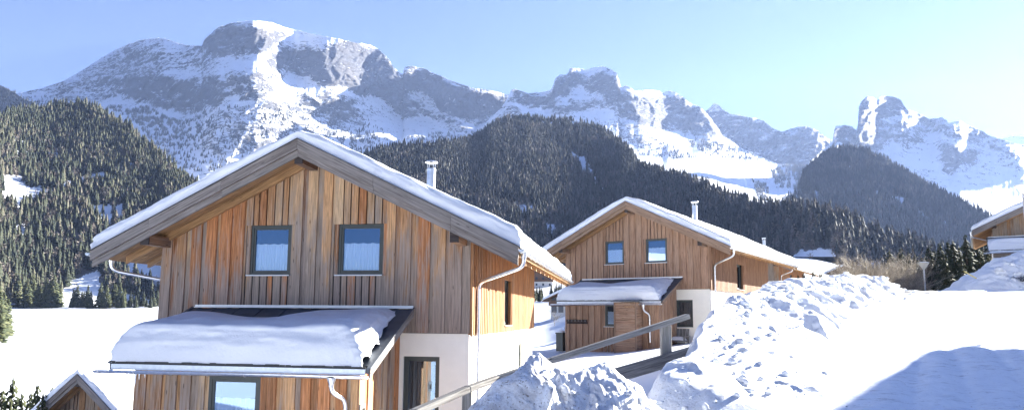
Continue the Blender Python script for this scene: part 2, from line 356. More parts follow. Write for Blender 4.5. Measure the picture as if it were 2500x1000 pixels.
_b = [o for o in bpy.data.objects if o.name.startswith(('snow_heap', 'snow_bank', 'road'))]
cr1 = [(1480, 1010, 6.6), (1625, 918, 7.5), (1695, 850, 9.2), (1745, 755, 11.8), (1850, 703, 17), (1950, 684, 22), (2080, 667, 30), (2165, 695, 36)]
x1, y1, rg = clods('c', cr1, 1.25, 650, '', 5, sx=1.5); x2, y2, _ = clods('c', [(1150, 1040, 6.4), (1300, 858, 7.0), (1362, 890, 7.0), (1445, 912, 6.9), (1530, 925, 7.0), (1640, 990, 7.0)], 1.1, 150, '', 6)
x3, y3, _ = clods('c', [(2900, 590, 37), (2600, 590, 41), (2500, 605, 41), (2440, 634, 40), (2400, 660, 39)], -2.6, 200, '', 7)
clod_mesh(_b, np.concatenate([x1, x2, x3]), np.concatenate([y1, y2, y3]), rg, 'snow_crumbs', 'loose crumbs of ploughed snow scattered over the roadside banks', .012, .085)
# ================================================================== MOUNTAINS AND WOODED HILLS
def inpoly(X, Y, P):
    r = np.zeros(X.shape, bool); n = len(P)
    for i in range(n):
        (x1, y1), (x2, y2) = P[i], P[(i+1) % n]
        if y1 == y2: continue
        c = ((y1 > Y) != (y2 > Y)) & (X < (x2-x1)*(Y-y1)/(y2-y1)+x1); r ^= c
    return r
def blur(A, n, axes=(0, 1)):
    for ax in axes:
        for _ in range(2):
            p = [(0, 0), (0, 0)]; p[ax] = (n, n+1); B = np.cumsum(np.pad(A, p, 'edge'), axis=ax)
            A = (np.take(B, range(2*n+1, B.shape[ax]), ax)-np.take(B, range(0, B.shape[ax]-2*n-1), ax))/(2*n+1)
    return A
class Relief:
    """terrain integrated outwards from its foot: local ground slope (degrees) as a map, so distance, height and relief are those of a real slope"""
    def __init__(s, name, x0, x1, step, skyl, base, s0, slope, polys=(), seed=1, disp=0., dfreq=1/45., soft=3, jag=1.5, rows=200, back=.6, warp=15, hs=2, hx=9, flat=None, adj=None):
        s.name = name; n = int((x1-x0)/step)+1; s.px = np.linspace(x0, x1, n)
        ys = np.interp(s.px, [p[0] for p in skyl], [p[1] for p in skyl]); yb = np.interp(s.px, [p[0] for p in base], [p[1] for p in base])
        ys = ys+jag*(1.4*fbm(s.px/14., s.px*0+seed*3.3, 3, seed)+.8*perlin(s.px/4., s.px*0+seed*1.7, seed+5))
        ys = np.minimum(ys, yb-2)
        t = np.linspace(0, 1, rows)
        PX = np.repeat(s.px[:, None], rows, 1); PY = yb[:, None]+(ys-yb)[:, None]*t[None, :]      # foot -> skyline
        wx = PX+warp*fbm(PX/40., PY/40., 4, seed+20)*1.6; wy = PY+warp*fbm(PX/40., PY/40., 4, seed+30)*1.6
        C = np.zeros(PX.shape)
        for P, val in polys: C = np.maximum(C, inpoly(wx, wy, P)*val)
        s.Craw = C.copy(); C = blur(C, soft)
        rd = ridged(PX/60., PY/60., 4, seed+40)
        A = slope(PX, PY); A = A+C*(74-A)+8*fbm(PX/22., PY/16., 3, seed+50)*(1-C)*smooth(A, 24, 38)+10*rd*C*(1-C)
        S0 = np.interp(s.px, *zip(*s0)) if isinstance(s0, (list, tuple)) else np.full(n, float(s0))
        kk = max(3, int(130/step))|1; S0 = np.convolve(np.convolve(np.pad(S0, kk-1, 'edge'), np.ones(kk)/kk, 'valid'), np.ones(kk)/kk, 'valid')[:n]
        S = np.zeros(PX.shape); S[:, 0] = S0
        def T(i): d = ray(PX[:, i], PY[:, i]); return d[:, 2]/d[:, 1]
        Tp = T(0)
        for i in range(1, rows):
            Tn = T(i); ta = np.tan(np.radians(np.clip(A[:, i], 5, 82))); den = np.maximum(ta-Tn, .09)
            S[:, i] = S[:, i-1]*(1+np.maximum(Tn-Tp, 0)/den); Tp = Tn
        S = blur(blur(S, hs), hx, (0,))
        if adj: S = S+adj(PX, PY)
        if flat: w_ = smooth(PY, *flat); S = S*(1-w_)+blur(blur(S, 45, (0,)), 6, (1,))*w_
        if disp:
            lr = ridged(PX*dfreq+.5*PY*dfreq+.5*fbm(PX/50., PY/50., 2, seed+61), PY*dfreq*.8, 5, seed+60, .5); fade = np.clip(t*6, 0, 1)[None, :]
            if flat: fade = fade*(1-.75*w_)
            S = S-disp*lr*fade*(.10+.6*np.clip(C*1.3, 0, 1))
            S = S-disp*.5*ridged(PX*dfreq*.3, PY*dfreq*.3+.4*PX*dfreq*.3, 2, seed+70)*fade
        P = at(PX, PY, S); s.X, s.Y, s.Z = P[..., 0], P[..., 1], P[..., 2]
        s.PX, s.PY, s.C, s.S = PX, PY, C, S
        # the far side, falling away behind the crest
        top = P[:, -1]; bx = []; hgt = np.maximum(top[:, 2], 50)
        for k in (.04, .15, .35, .7, 1.2):
            q = top*(1+back*k*.35)[..., None] if False else top*(1+back*k*.35); q = q.copy(); q[:, 2] = top[:, 2]-hgt*min(1, k*.85)*1.0-3; bx.append(q)
        s.B = np.stack(bx, 1)
    def build(s, mat, extra=None):
        V = np.concatenate([np.stack([s.X, s.Y, s.Z], -1), s.B], 1); a, b = V.shape[:2]; idx = np.arange(a*b).reshape(a, b)
        Fq = np.stack([idx[:-1, :-1], idx[1:, :-1], idx[1:, 1:], idx[:-1, 1:]], -1).reshape(-1, 4)
        C = np.concatenate([s.C, np.repeat(s.C[:, -1:], 5, 1)], 1)
        at_ = {'rock': C}
        for k, v in (extra or {}).items(): at_[k] = np.concatenate([v, np.repeat(v[:, -1:], 5, 1)], 1)
        o = mesh_np(s.name, V.reshape(-1, 3), Fq, mat, None, at_, True); tag(o, kind='structure'); return o
    def scatter(s, n, dens, rng, slope_max=90):
        """n points on the slope, density map dens (per ground area)"""
        dx = np.hypot(np.diff(s.X, axis=0)[:, :-1], np.diff(s.Y, axis=0)[:, :-1]); dy = np.hypot(np.diff(s.X, axis=1)[:-1], np.diff(s.Y, axis=1)[:-1])
        w = dx*np.maximum(dy, .5)*dens[:-1, :-1]; cs = np.cumsum(w.ravel()); r = rng.random(n)*cs[-1]; k = np.searchsorted(cs, r)
        i, j = np.unravel_index(np.minimum(k, w.size-1), w.shape); u = rng.random(n); v = rng.random(n)
        def li(A): return (A[i, j]*(1-u)+A[i+1, j]*u)*(1-v)+(A[i, j+1]*(1-u)+A[i+1, j+1]*u)*v
        return li(s.X), li(s.Y), li(s.Z)
# ---- materials
def mat_mountain(name, snowcol=(.86, .88, .92), rock=(.07, .072, .083), sc=1., speck=.5, lo=.46, hi=.54):
    t = NT(name); p = t.pos(); a = t.attr('rock')
    st = t.noise(t.scale(p, (.006*sc, .006*sc, .028*sc)), 1., 9, .68, .3)
    sp = t.noise(t.scale(p, (.018*sc, .018*sc, .05*sc)), 1., 8, .72)
    fs = t.noise(t.scale(p, (.05*sc, .05*sc, .085*sc)), 1., 6, .85, .4)
    m = t.math('ADD', t.math('ADD', t.math('MULTIPLY', a, .54), .14), t.math('MULTIPLY', t.math('SUBTRACT', st, .5), 1.5))
    m = t.math('ADD', m, t.math('MULTIPLY', t.math('SUBTRACT', sp, .5), 1.6))
    m = t.math('ADD', m, t.math('MULTIPLY', t.math('SUBTRACT', fs, .5), 2.8))
    m = t.math('ADD', m, .06)
    nz = t.sep(t.new('ShaderNodeNewGeometry').outputs['Normal'])[2]
    m = t.math('ADD', m, t.math('MULTIPLY', t.math('SUBTRACT', .62, nz), .55))
    f = t.ramp(m, [(lo, 0.), (hi, 1.)])
    rc = t.mix(t.ramp(t.math('ADD', t.math('MULTIPLY', fs, .6), t.math('MULTIPLY', st, .4)), [(.38, 0.), (.60, 1.)]), tuple(q*.45 for q in rock), tuple(q*1.9 for q in rock))
    rc = t.mix(t.ramp(t.noise(t.scale(p, (.004*sc, .004*sc, .004*sc)), 1., 4), [(.45, 0.), (.65, 1.)]), rc, (rock[0]*1.3, rock[1]*1.18, rock[2]*1.0))
    c = t.mix(f, snowcol, rc)
    h = t.math('ADD', t.math('ADD', st, t.math('MULTIPLY', fs, .35)), t.math('MULTIPLY', sp, .6)); t.bump(t.math('MULTIPLY', h, t.math('ADD', t.math('MULTIPLY', f, .8), .2)), .8, 55/sc)
    return t.fin(c, .8, 0., .15)
M_MT = mat_mountain('mountain_rock_and_snow')
M_MT2 = mat_mountain('far_rock_and_snow', sc=.8)
t = NT('wooded_slope'); p = t.pos(); a = t.attr('clear')
n = t.noise(p, .02, 7, .7); f = t.math('ADD', a, t.math('MULTIPLY', t.math('SUBTRACT', n, .5), 1.2))
c = t.mix(t.ramp(f, [(.30, 0.), (.5, 1.)]), (.12, .11, .105), (.82, .85, .9)); M_HILL = t.fin(c, .85, 0., .1)
rng = np.random.default_rng(5)
# ---- far massif
sk1 = [(-500, 300), (-200, 235), (0, 235), (55, 226), (100, 217), (140, 204), (170, 190), (210, 166), (250, 141), (300, 113), (340, 99), (375, 94), (402, 93), (420, 101), (455, 110), (492, 113), (497, 98), (515, 82), (530, 68), (570, 55), (615, 51), (640, 51), (665, 56), (700, 68), (760, 83), (830, 96), (880, 106), (905, 110), (925, 121), (948, 143), (962, 165), (975, 178), (983, 183), (987, 165), (1000, 161), (1030, 166), (1056, 178), (1075, 184), (1100, 196), (1150, 214), (1200, 221), (1240, 232), (1300, 262), (1400, 330), (1500, 420)]
pol1 = [([(496, 112), (515, 82), (530, 68), (570, 54), (650, 58), (700, 84), (655, 122), (600, 130), (545, 118)], 1.),
        ([(690, 118), (760, 108), (800, 112), (895, 108), (935, 128), (965, 170), (985, 190), (1005, 235), (1020, 262), (965, 240), (905, 222), (850, 205), (795, 208), (765, 182), (690, 165), (650, 150)], 1.),
        ([(300, 182), (380, 178), (470, 186), (520, 178), (560, 200), (555, 235), (500, 262), (420, 266), (350, 246), (320, 215)], .78),
        ([(560, 170), (640, 165), (700, 178), (660, 205), (700, 225), (640, 250), (585, 235)], .62),
        ([(985, 165), (1050, 176), (1120, 205), (1150, 250), (1090, 225), (1040, 225), (1000, 195)], .95),
        ([(1090, 195), (1240, 232), (1290, 280), (1230, 310), (1120, 280), (1060, 240)], .6),
        ([(1000, 235), (1080, 275), (1180, 320), (1140, 335), (1040, 275)], .55), ([(930, 215), (985, 235), (1020, 290), (975, 275)], .7),
        ([(200, 170), (330, 100), (480, 118), (540, 150), (420, 175), (260, 190)], .36), ([(60, 225), (300, 140), (330, 230), (190, 250)], .42),
        ([(700, 85), (900, 108), (860, 122), (740, 112)], .2), ([(530, 260), (680, 240), (860, 250), (940, 300), (800, 330), (600, 380), (500, 350)], .40), ([(560, 300), (680, 290), (690, 380), (600, 400)], .48),
        ([(720, 230), (800, 215), (880, 250), (830, 290), (760, 270)], .58)]
mass = Relief('mountain_massif', -500, 1500, 2.2, sk1, [(-500, 420), (300, 420), (450, 470), (1000, 450), (1500, 440)], [(-500, 2700), (250, 2750), (470, 2150), (600, 2300), (1080, 2950), (1250, 2950), (1500, 3000)],
              lambda x, y: 35+6*smooth(-y, -200, -100)-7*smooth(y, 260, 330), pol1, 1, 75, 1/50., rows=230, hx=16, adj=lambda x, y: -330*smooth(x, 640, 980)*(1-smooth(y, 180, 300)))
mass.build(M_MT)
# ---- tower ridge in the middle
sk2 = [(1080, 400), (1160, 330), (1195, 290), (1225, 262), (1240, 236), (1250, 218), (1262, 218), (1290, 228), (1318, 226), (1345, 221), (1350, 212), (1355, 192), (1368, 182), (1383, 184), (1388, 176), (1392, 166), (1405, 166), (1430, 170), (1450, 164), (1475, 163), (1495, 172), (1507, 180), (1512, 198), (1517, 214), (1525, 207), (1538, 214), (1548, 222), (1575, 219), (1608, 221), (1616, 228), (1632, 221), (1650, 226), (1668, 238), (1682, 250), (1710, 262), (1728, 280), (1745, 300), (1765, 330), (1800, 355), (1850, 380), (1900, 400), (1960, 405), (2010, 396), (2060, 470)]
pol2 = [([(1348, 222), (1355, 190), (1390, 165), (1415, 170), (1425, 195), (1390, 215), (1380, 225)], 1.), ([(1425, 190), (1470, 162), (1508, 182), (1520, 216), (1520, 240), (1490, 240), (1450, 220), (1420, 205)], 1.),
        ([(1255, 218), (1345, 226), (1370, 250), (1370, 268), (1290, 262), (1260, 240)], .78), ([(1370, 240), (1480, 240), (1520, 225), (1600, 225), (1650, 300), (1560, 300), (1490, 262), (1430, 268), (1370, 265)], .6),
        ([(1618, 222), (1650, 226), (1740, 290), (1755, 325), (1700, 320), (1650, 270), (1620, 250)], 1.), ([(1500, 235), (1620, 235), (1700, 300), (1680, 325), (1560, 290), (1500, 262)], .68),
        ([(1460, 300), (1560, 300), (1640, 350), (1540, 345), (1470, 325)], .42), ([(1250, 235), (1280, 300), (1180, 330)], .6), ([(1700, 320), (1760, 320), (1800, 350), (1740, 350)], .6)]
def sl2(x, y): return 38-14*smooth(y, 340, 390)-5*smooth(y, 285, 320)
ridge = Relief('tower_ridge', 1080, 2060, 2., sk2, [(1080, 470), (1500, 480), (1700, 500), (1900, 530), (2060, 530)], [(1080, 2250), (1300, 1980), (1500, 2020), (1950, 2300), (2060, 2300)], sl2, pol2, 2, 55, 1/42., rows=220, hx=16, flat=(335, 375))
ridge.build(M_MT)
# ---- back ridge, far
sk3 = [(1640, 330), (1690, 290), (1722, 272), (1735, 262), (1742, 252), (1755, 255), (1765, 268), (1782, 277), (1830, 286), (1865, 294), (1885, 312), (1910, 322), (1930, 314), (1950, 308), (1975, 309), (2000, 322), (2020, 338), (2040, 345), (2070, 360), (2140, 400)]
back = Relief('back_ridge', 1640, 2140, 2., sk3, [(1640, 440), (2140, 440)], 4300, lambda x, y: 40+0*x, [([(1640, 300), (1740, 252), (1900, 310), (1960, 305), (2040, 345), (2000, 400), (1900, 395), (1700, 330)], .8)], 3, 140, 1/38., rows=110)
back.build(M_MT2)
# ---- horn peak on the right
sk4 = [(1960, 410), (2010, 365), (2032, 346), (2036, 318), (2041, 306), (2050, 309), (2062, 304), (2080, 308), (2091, 318), (2095, 300), (2096, 262), (2104, 246), (2118, 234), (2132, 238), (2141, 246), (2147, 236), (2165, 234), (2185, 237), (2200, 244), (2208, 258), (2214, 268), (2240, 276), (2270, 290), (2298, 286), (2318, 298), (2345, 294), (2362, 306), (2395, 318), (2420, 332), (2460, 345), (2490, 352), (2560, 370), (2700, 350), (2900, 380), (3100, 480)]
pol4 = [([(2094, 345), (2096, 250), (2118, 233), (2142, 245), (2150, 300), (2140, 345), (2115, 360)], 1.), ([(2142, 245), (2165, 233), (2200, 243), (2215, 272), (2180, 280), (2145, 290)], 1.),
        ([(2034, 312), (2080, 306), (2092, 322), (2060, 345), (2035, 345)], .85), ([(2215, 270), (2300, 290), (2400, 318), (2480, 360), (2400, 350), (2340, 345), (2300, 330), (2240, 300)], .5),
        ([(2312, 352), (2345, 350), (2350, 380), (2330, 415), (2300, 415), (2305, 380)], .9), ([(2365, 365), (2395, 355), (2390, 400), (2370, 415)], .75), ([(2210, 415), (2250, 430), (2310, 465), (2270, 450), (2225, 440)], .8),
        ([(2150, 290), (2230, 290), (2280, 340), (2200, 360), (2150, 350)], .42), ([(2130, 345), (2160, 350), (2170, 385), (2140, 380)], .7), ([(2420, 350), (2500, 360), (2500, 440), (2450, 400)], .4)]
horn = Relief('horn_peak', 1960, 3100, 2.4, sk4, [(1960, 440), (2200, 560), (2700, 640), (3100, 640)], 2900, lambda x, y: 37-6*smooth(y, 400, 500), pol4, 4, 70, 1/44., rows=200)
horn.build(M_MT2)
far = Relief('far_snow_ridge', 2380, 3200, 4., [(2380, 345), (2445, 338), (2480, 331), (2540, 333), (2700, 300), (3200, 320)], [(2380, 420), (3200, 420)], 6500, lambda x, y: 36+0*x, [], 6, 60, 1/60., rows=50)
far.build(M_MT2)
# ---- dark wooded shoulder far left
shoulder = Relief('left_shoulder', -600, 230, 3., [(-600, 120), (-100, 190), (0, 207), (25, 220), (50, 236), (80, 250), (110, 280), (140, 330), (230, 420)], [(-600, 440), (230, 440)], 1700, lambda x, y: 33+0*x, [], 7, 20, 1/60., rows=60)
# ---- left wooded hill
def dens_from(rel, clear, seed, warp=10, k=1.):
    wx = rel.PX+warp*fbm(rel.PX/18., rel.PY/18., 3, seed)*1.6; wy = rel.PY+warp*.6*fbm(rel.PX/18., rel.PY/18., 3, seed+3)*1.6
    D = np.ones(rel.PX.shape)
    for P, v in clear: D = np.where(inpoly(wx, wy, P), np.minimum(D, v), D)
    D = np.clip(D-.35*smooth(fbm(rel.PX/30., rel.PY/30., 4, seed+8), .25, .5)*k, 0, 1)
    return D
skL = [(-700, 260), (-200, 290), (0, 285), (40, 272), (90, 262), (130, 255), (172, 250), (200, 252), (235, 262), (275, 285), (310, 305), (350, 340), (385, 372), (410, 388), (430, 412), (455, 440), (500, 470), (640, 560), (900, 690)]
hillL = Relief('wooded_hill', -700, 900, 3., skL, [(-700, 735), (0, 742), (60, 742), (200, 744), (390, 748), (900, 752)], [(-700, 300), (-100, 380), (60, 475), (390, 520), (900, 520)],
               lambda x, y: 34-8*smooth(y, 380, 420)+4*smooth(y, 500, 560)-12*smooth(y, 690, 735), [], 8, 12, 1/70., rows=160)
clearL = [([(0, 425), (60, 430), (62, 455), (130, 462), (140, 480), (80, 500), (40, 520), (0, 500)], .05), ([(185, 435), (240, 420), (300, 440), (290, 448), (150, 452)], .1), ([(270, 405), (330, 400), (335, 428), (280, 440)], .25),
          ([(385, 380), (440, 400), (445, 430), (400, 440)], .25), ([(110, 370), (145, 372), (142, 385), (108, 382)], .1), ([(225, 500), (300, 500), (295, 540), (240, 545)], .15), ([(30, 550), (90, 545), (60, 600), (40, 590)], .35),
          ([(180, 680), (240, 660), (255, 710), (330, 720), (390, 735), (390, 748), (0, 748), (40, 738), (140, 725)], .04), ([(290, 640), (400, 640), (400, 715), (330, 690)], .06), ([(0, 510), (40, 510), (30, 590), (0, 580)], .5),
          ([(480, 560), (900, 640), (900, 752), (480, 752)], .5), ([(20, 320), (60, 300), (90, 400), (40, 420)], .6), ([(340, 430), (380, 440), (370, 480), (345, 470)], .3)]
DL = dens_from(hillL, clearL, 31)
hillL.build(M_HILL, {'clear': np.clip(1.15-DL*1.1, 0, 1)})
# ---- middle wooded hill
skM = [(700, 470), (800, 420), (915, 366), (960, 357), (1010, 352), (1060, 348), (1110, 345), (1150, 338), (1180, 322), (1205, 302), (1240, 290), (1290, 284), (1340, 290), (1400, 292), (1440, 303), (1480, 322), (1520, 350), (1545, 378), (1560, 405), (1620, 420), (1700, 445), (1760, 470), (1810, 492), (1850, 505), (1900, 508), (1960, 512), (2030, 524), (2080, 540), (2130, 562), (2200, 590), (2300, 612), (2450, 640), (2800, 680)]
hillM = Relief('wooded_hill', 700, 2800, 3., skM, [(700, 690), (1300, 680), (1500, 676), (1900, 660), (1940, 626), (2060, 626), (2110, 672), (2300, 690), (2800, 700)], [(700, 620), (1300, 600), (1500, 620), (1900, 520), (2100, 500), (2800, 520)],
               lambda x, y: 25+3*smooth(x, 1500, 1900)-3*smooth(y, 600, 640), [], 9, 14, 1/80., rows=150)
clearM = [([(1385, 372), (1412, 375), (1438, 405), (1462, 440), (1450, 448), (1420, 420)], .12), ([(1205, 488), (1240, 492), (1310, 505), (1305, 525), (1250, 512), (1215, 505)], .08), ([(1330, 540), (1375, 550), (1360, 580), (1335, 570)], .25),
          ([(1235, 325), (1290, 325), (1290, 332), (1240, 332)], .2), ([(1250, 300), (1420, 296), (1520, 345), (1540, 380), (1470, 330), (1400, 312), (1300, 308)], .35), ([(1330, 330), (1350, 340), (1400, 400), (1380, 390)], .35),
          ([(1440, 440), (1490, 460), (1500, 480), (1450, 460)], .3), ([(1310, 660), (1500, 640), (1500, 690), (1300, 690)], .2), ([(1935, 640), (1950, 612), (2030, 606), (2045, 640)], .0), ([(2100, 640), (2300, 635), (2300, 662), (2090, 662)], .3)]
DM = dens_from(hillM, clearM, 41, k=.55)
hillM.build(M_HILL, {'clear': np.clip(1.1-DM*1.1, 0, 1)})
# ---- dark wooded cone on the right
skR = [(1780, 560), (1850, 520), (1905, 500), (1930, 478), (1948, 455), (1962, 420), (1985, 398), (2010, 378), (2040, 364), (2080, 357), (2120, 366), (2150, 382), (2190, 405), (2240, 436), (2290, 462), (2330, 482), (2370, 502), (2410, 526), (2460, 555), (2520, 585), (2700, 630)]
hillR = Relief('wooded_hill', 1780, 2700, 3., skR, [(1780, 640), (2700, 660)], 1150, lambda x, y: 32+0*x, [], 10, 26, 1/70., rows=120)
clearR = [([(1985, 460), (1998, 470), (2000, 500), (1985, 505)], .2), ([(2135, 460), (2142, 465), (2142, 490), (2136, 480)], .1), ([(2172, 478), (2200, 482), (2215, 500), (2185, 495)], .12), ([(2215, 485), (2260, 525), (2275, 550), (2240, 525)], .15), ([(2070, 405), (2078, 405), (2078, 415), (2070, 415)], .1),
          ([(1905, 470), (1955, 430), (1945, 500), (1905, 510)], .25), ([(2290, 520), (2330, 560), (2300, 550)], .4)]
DR = dens_from(hillR, clearR, 51, warp=5, k=.6)
hillR.build(M_HILL, {'clear': np.clip(1.1-DR*1.1, 0, 1)})
DS = dens_from(shoulder, [([(60, 290), (150, 300), (150, 440), (0, 440)], .3)], 61)
shoulder.build(M_HILL, {'clear': np.clip(1.1-DS*1.1, 0, 1)})
# ================================================================== TREES
def conifer_proto(rs, tiers, sides, wid=.17, low=.06):
    """stacked ragged skirts, height 1, as triangles; tint -1..0 marks crown depth only by geometry"""
    V = []; Fc = []
    for i in range(tiers):
        z0 = low+(1-low)*i/tiers; z1 = min(1., z0+(1-low)/tiers*1.75); rr = wid*(1-z0)**.85*rs.uniform(.85, 1.15)
        n = len(V); V.append((rs.uniform(-.01, .01), rs.uniform(-.01, .01), z1)); a0 = rs.uniform(0, 6.28)
        for k in range(sides*2):
            a = a0+math.pi*k/sides; q = rr*(rs.uniform(.85, 1.2) if k % 2 == 0 else rs.uniform(.42, .62)); V.append((q*math.cos(a), q*math.sin(a), z0+(rs.uniform(-.02, .01) if k % 2 == 0 else rs.uniform(.01, .035))))
        for k in range(sides*2): Fc.append((n, n+1+k, n+1+(k+1) % (sides*2)))
    return np.array(V), np.array(Fc)
def larch_proto(rs):
    V = []; Fc = []
    for i in range(34):
        z = rs.uniform(.15, .97); r = .15*(1-z)**.7+.02; a = rs.uniform(0, 6.28); n = len(V); w_ = .012
        V += [(0, 0, z+.01), (r*math.cos(a)+w_*math.sin(a), r*math.sin(a)-w_*math.cos(a), z+rs.uniform(.0, .07)), (r*math.cos(a), r*math.sin(a), z-.03)]; Fc.append((n, n+1, n+2))
    n = len(V); V += [(-.012, 0, 0), (.012, 0, 0), (0, 0, 1)]; Fc.append((n, n+1, n+2)); n = len(V); V += [(0, -.012, 0), (0, .012, 0), (0, 0, 1)]; Fc.append((n, n+1, n+2))
    return np.array(V), np.array(Fc)
_rs = random.Random(3)
P3 = [conifer_proto(_rs, 4, 5, _rs.uniform(.18, .25)) for _ in range(8)]; P5 = [conifer_proto(_rs, 6, 6, _rs.uniform(.19, .26)) for _ in range(8)]; PL = [larch_proto(_rs) for _ in range(4)]
def forest(name, x, y, z, h, protos, mat, tint, rng, label, cat, wide=1.):
    k = rng.integers(0, len(protos), len(x)); V = []; Fc = []; T = []; off = 0; an = rng.random(len(x))*6.28; ws = h*rng.uniform(.85, 1.25, len(x))*wide
    for q, (pv, pf) in enumerate(protos):
        m = np.nonzero(k == q)[0]
        if not len(m): continue
        c, s_ = np.cos(an[m])[:, None], np.sin(an[m])[:, None]
        X = (pv[:, 0]*c-pv[:, 1]*s_)*ws[m][:, None]+x[m][:, None]; Y = (pv[:, 0]*s_+pv[:, 1]*c)*ws[m][:, None]+y[m][:, None]; Zz = pv[:, 2]*h[m][:, None]+z[m][:, None]
        V.append(np.stack([X, Y, Zz], -1).reshape(-1, 3)); Fc.append((pf[None]+(np.arange(len(m))*len(pv))[:, None, None]+off).reshape(-1, 3)); off += len(m)*len(pv)
        T.append(np.repeat(tint[m], len(pv)))
    o = mesh_np(name, np.concatenate(V), np.concatenate(Fc), mat, None, {'tint': np.concatenate(T)}); tag(o, label, cat, kind='stuff'); return o
def mat_tree(name, stops, rough=.8):
    t = NT(name); c = t.ramp(t.attr('tint'), stops); n = t.noise(t.pos(), .9, 3, .7)
    return t.fin(t.mix(1., c, t.ramp(n, [(.3, .6), (.7, 1.35)]), 'MULTIPLY'), rough, 0., .15)
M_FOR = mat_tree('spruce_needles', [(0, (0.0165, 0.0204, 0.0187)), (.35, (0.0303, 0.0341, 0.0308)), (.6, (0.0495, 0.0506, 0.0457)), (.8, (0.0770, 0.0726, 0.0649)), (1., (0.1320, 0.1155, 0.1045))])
M_FORL = mat_tree('sunlit_tint_spruce_needles', [(0, (0.0260, 0.0322, 0.0223)), (.35, (0.0465, 0.0527, 0.0347)), (.6, (0.0744, 0.0744, 0.0496)), (.8, (0.095, 0.088, 0.066)), (1., (0.13, 0.118, 0.095))])  # olive copy of the spruce needles, sunlight put into its colour
def stand(rel, D, n, hmin, hmax, protos, mat, name, label, seed, tb=.0):  # one wood = one object
    rg = np.random.default_rng(seed); x, y, z = rel.scatter(n, D, rg); h = rg.uniform(hmin, hmax, n)
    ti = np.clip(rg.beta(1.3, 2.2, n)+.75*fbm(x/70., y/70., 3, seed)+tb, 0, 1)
    return forest(name, x, y, z-.4, h, protos, mat, ti, rg, label, 'forest')
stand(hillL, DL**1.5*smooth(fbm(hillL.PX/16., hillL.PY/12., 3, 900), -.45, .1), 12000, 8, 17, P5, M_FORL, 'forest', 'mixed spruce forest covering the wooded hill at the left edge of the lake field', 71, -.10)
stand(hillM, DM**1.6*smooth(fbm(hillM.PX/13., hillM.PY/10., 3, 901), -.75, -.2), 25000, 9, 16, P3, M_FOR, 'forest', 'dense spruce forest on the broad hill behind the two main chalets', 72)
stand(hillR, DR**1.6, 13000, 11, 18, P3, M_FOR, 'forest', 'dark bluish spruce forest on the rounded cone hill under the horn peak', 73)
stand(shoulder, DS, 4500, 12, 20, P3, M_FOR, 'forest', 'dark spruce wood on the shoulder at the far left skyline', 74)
# scattered trees high on the open slopes
dm = np.zeros(mass.PX.shape)
for P, v in [([(500, 270), (700, 250), (900, 290), (960, 340), (800, 400), (400, 420), (420, 330)], .35), ([(620, 265), (720, 265), (720, 300), (640, 300)], 1.), ([(330, 300), (560, 290), (560, 420), (430, 420)], .6), ([(260, 262), (360, 262), (400, 285), (440, 300), (350, 310)], 2.2),
             ([(810, 330), (900, 300), (930, 360), (850, 380)], 1.), ([(1000, 330), (1160, 320), (1160, 345), (980, 352)], .8), ([(0, 240), (150, 235), (160, 260), (0, 270)], .7), ([(520, 310), (620, 310), (610, 370), (520, 380)], .8)]: dm = np.maximum(dm, inpoly(mass.PX, mass.PY, P)*v)
dm = dm*smooth(fbm(mass.PX/14., mass.PY/9., 3, 99), -.15, .3)
stand(mass, dm, 3600, 9, 19, P3, M_FOR, 'sparse_trees', 'thin scatter of small dark trees on the snowy lower slope of the great mountain', 75)
dr = np.zeros(ridge.PX.shape)
for P, v in [([(1540, 345), (1600, 340), (1700, 385), (1650, 390), (1560, 378)], 1.3), ([(1655, 320), (1700, 320), (1800, 370), (1850, 392), (1740, 385), (1690, 360)], 1.3), ([(1835, 440), (1870, 450), (1890, 500), (1850, 490)], 3.), ([(1880, 415), (1930, 400), (1930, 460), (1895, 460)], 2.), ([(1350, 280), (1500, 295), (1560, 340), (1450, 310)], .5),
             ([(1760, 350), (1830, 362), (1860, 392), (1790, 385)], 1.), ([(1930, 400), (2000, 396), (2000, 440), (1940, 480)], 3.)]: dr = np.maximum(dr, inpoly(ridge.PX, ridge.PY, P)*v)
dr = dr*smooth(fbm(ridge.PX/12., ridge.PY/10., 3, 98), -.25, .15)
stand(ridge, dr, 2600, 9, 18, P3, M_FOR, 'sparse_trees', 'broken bands of dark trees around the sunny snow slope below the stone tower', 76)

M_LAR = mat_tree('bare_larch', [(0, (0.0750, 0.0615, 0.0562)), (.5, (0.1125, 0.0960, 0.0863)), (1., (0.1575, 0.1387, 0.1237))])
def larches(rel, D, n, seed, label, a, b):
    rg = np.random.default_rng(seed); x, y, z = rel.scatter(n, D*smooth(fbm(rel.PX/35., rel.PY/25., 3, seed), a, b), rg); h = rg.uniform(8, 15, n); forest('larch_wood', x, y, z-.3, h, PL, M_LAR, rg.random(n), rg, label, 'forest', 1.3)
larches(hillL, DL*smooth(hillL.PY, 250, 420), 4200, 81, 'brown leafless larches mixed into the wood on the left hill', -.1, .35)
larches(hillM, DM*smooth(hillM.PY, 380, 560), 5200, 82, 'brown leafless larches mixed into the lower part of the middle hill', -.05, .35)
larches(hillR, DR, 1600, 83, 'brown leafless larches mixed into the cone hill wood', -.0, .4)
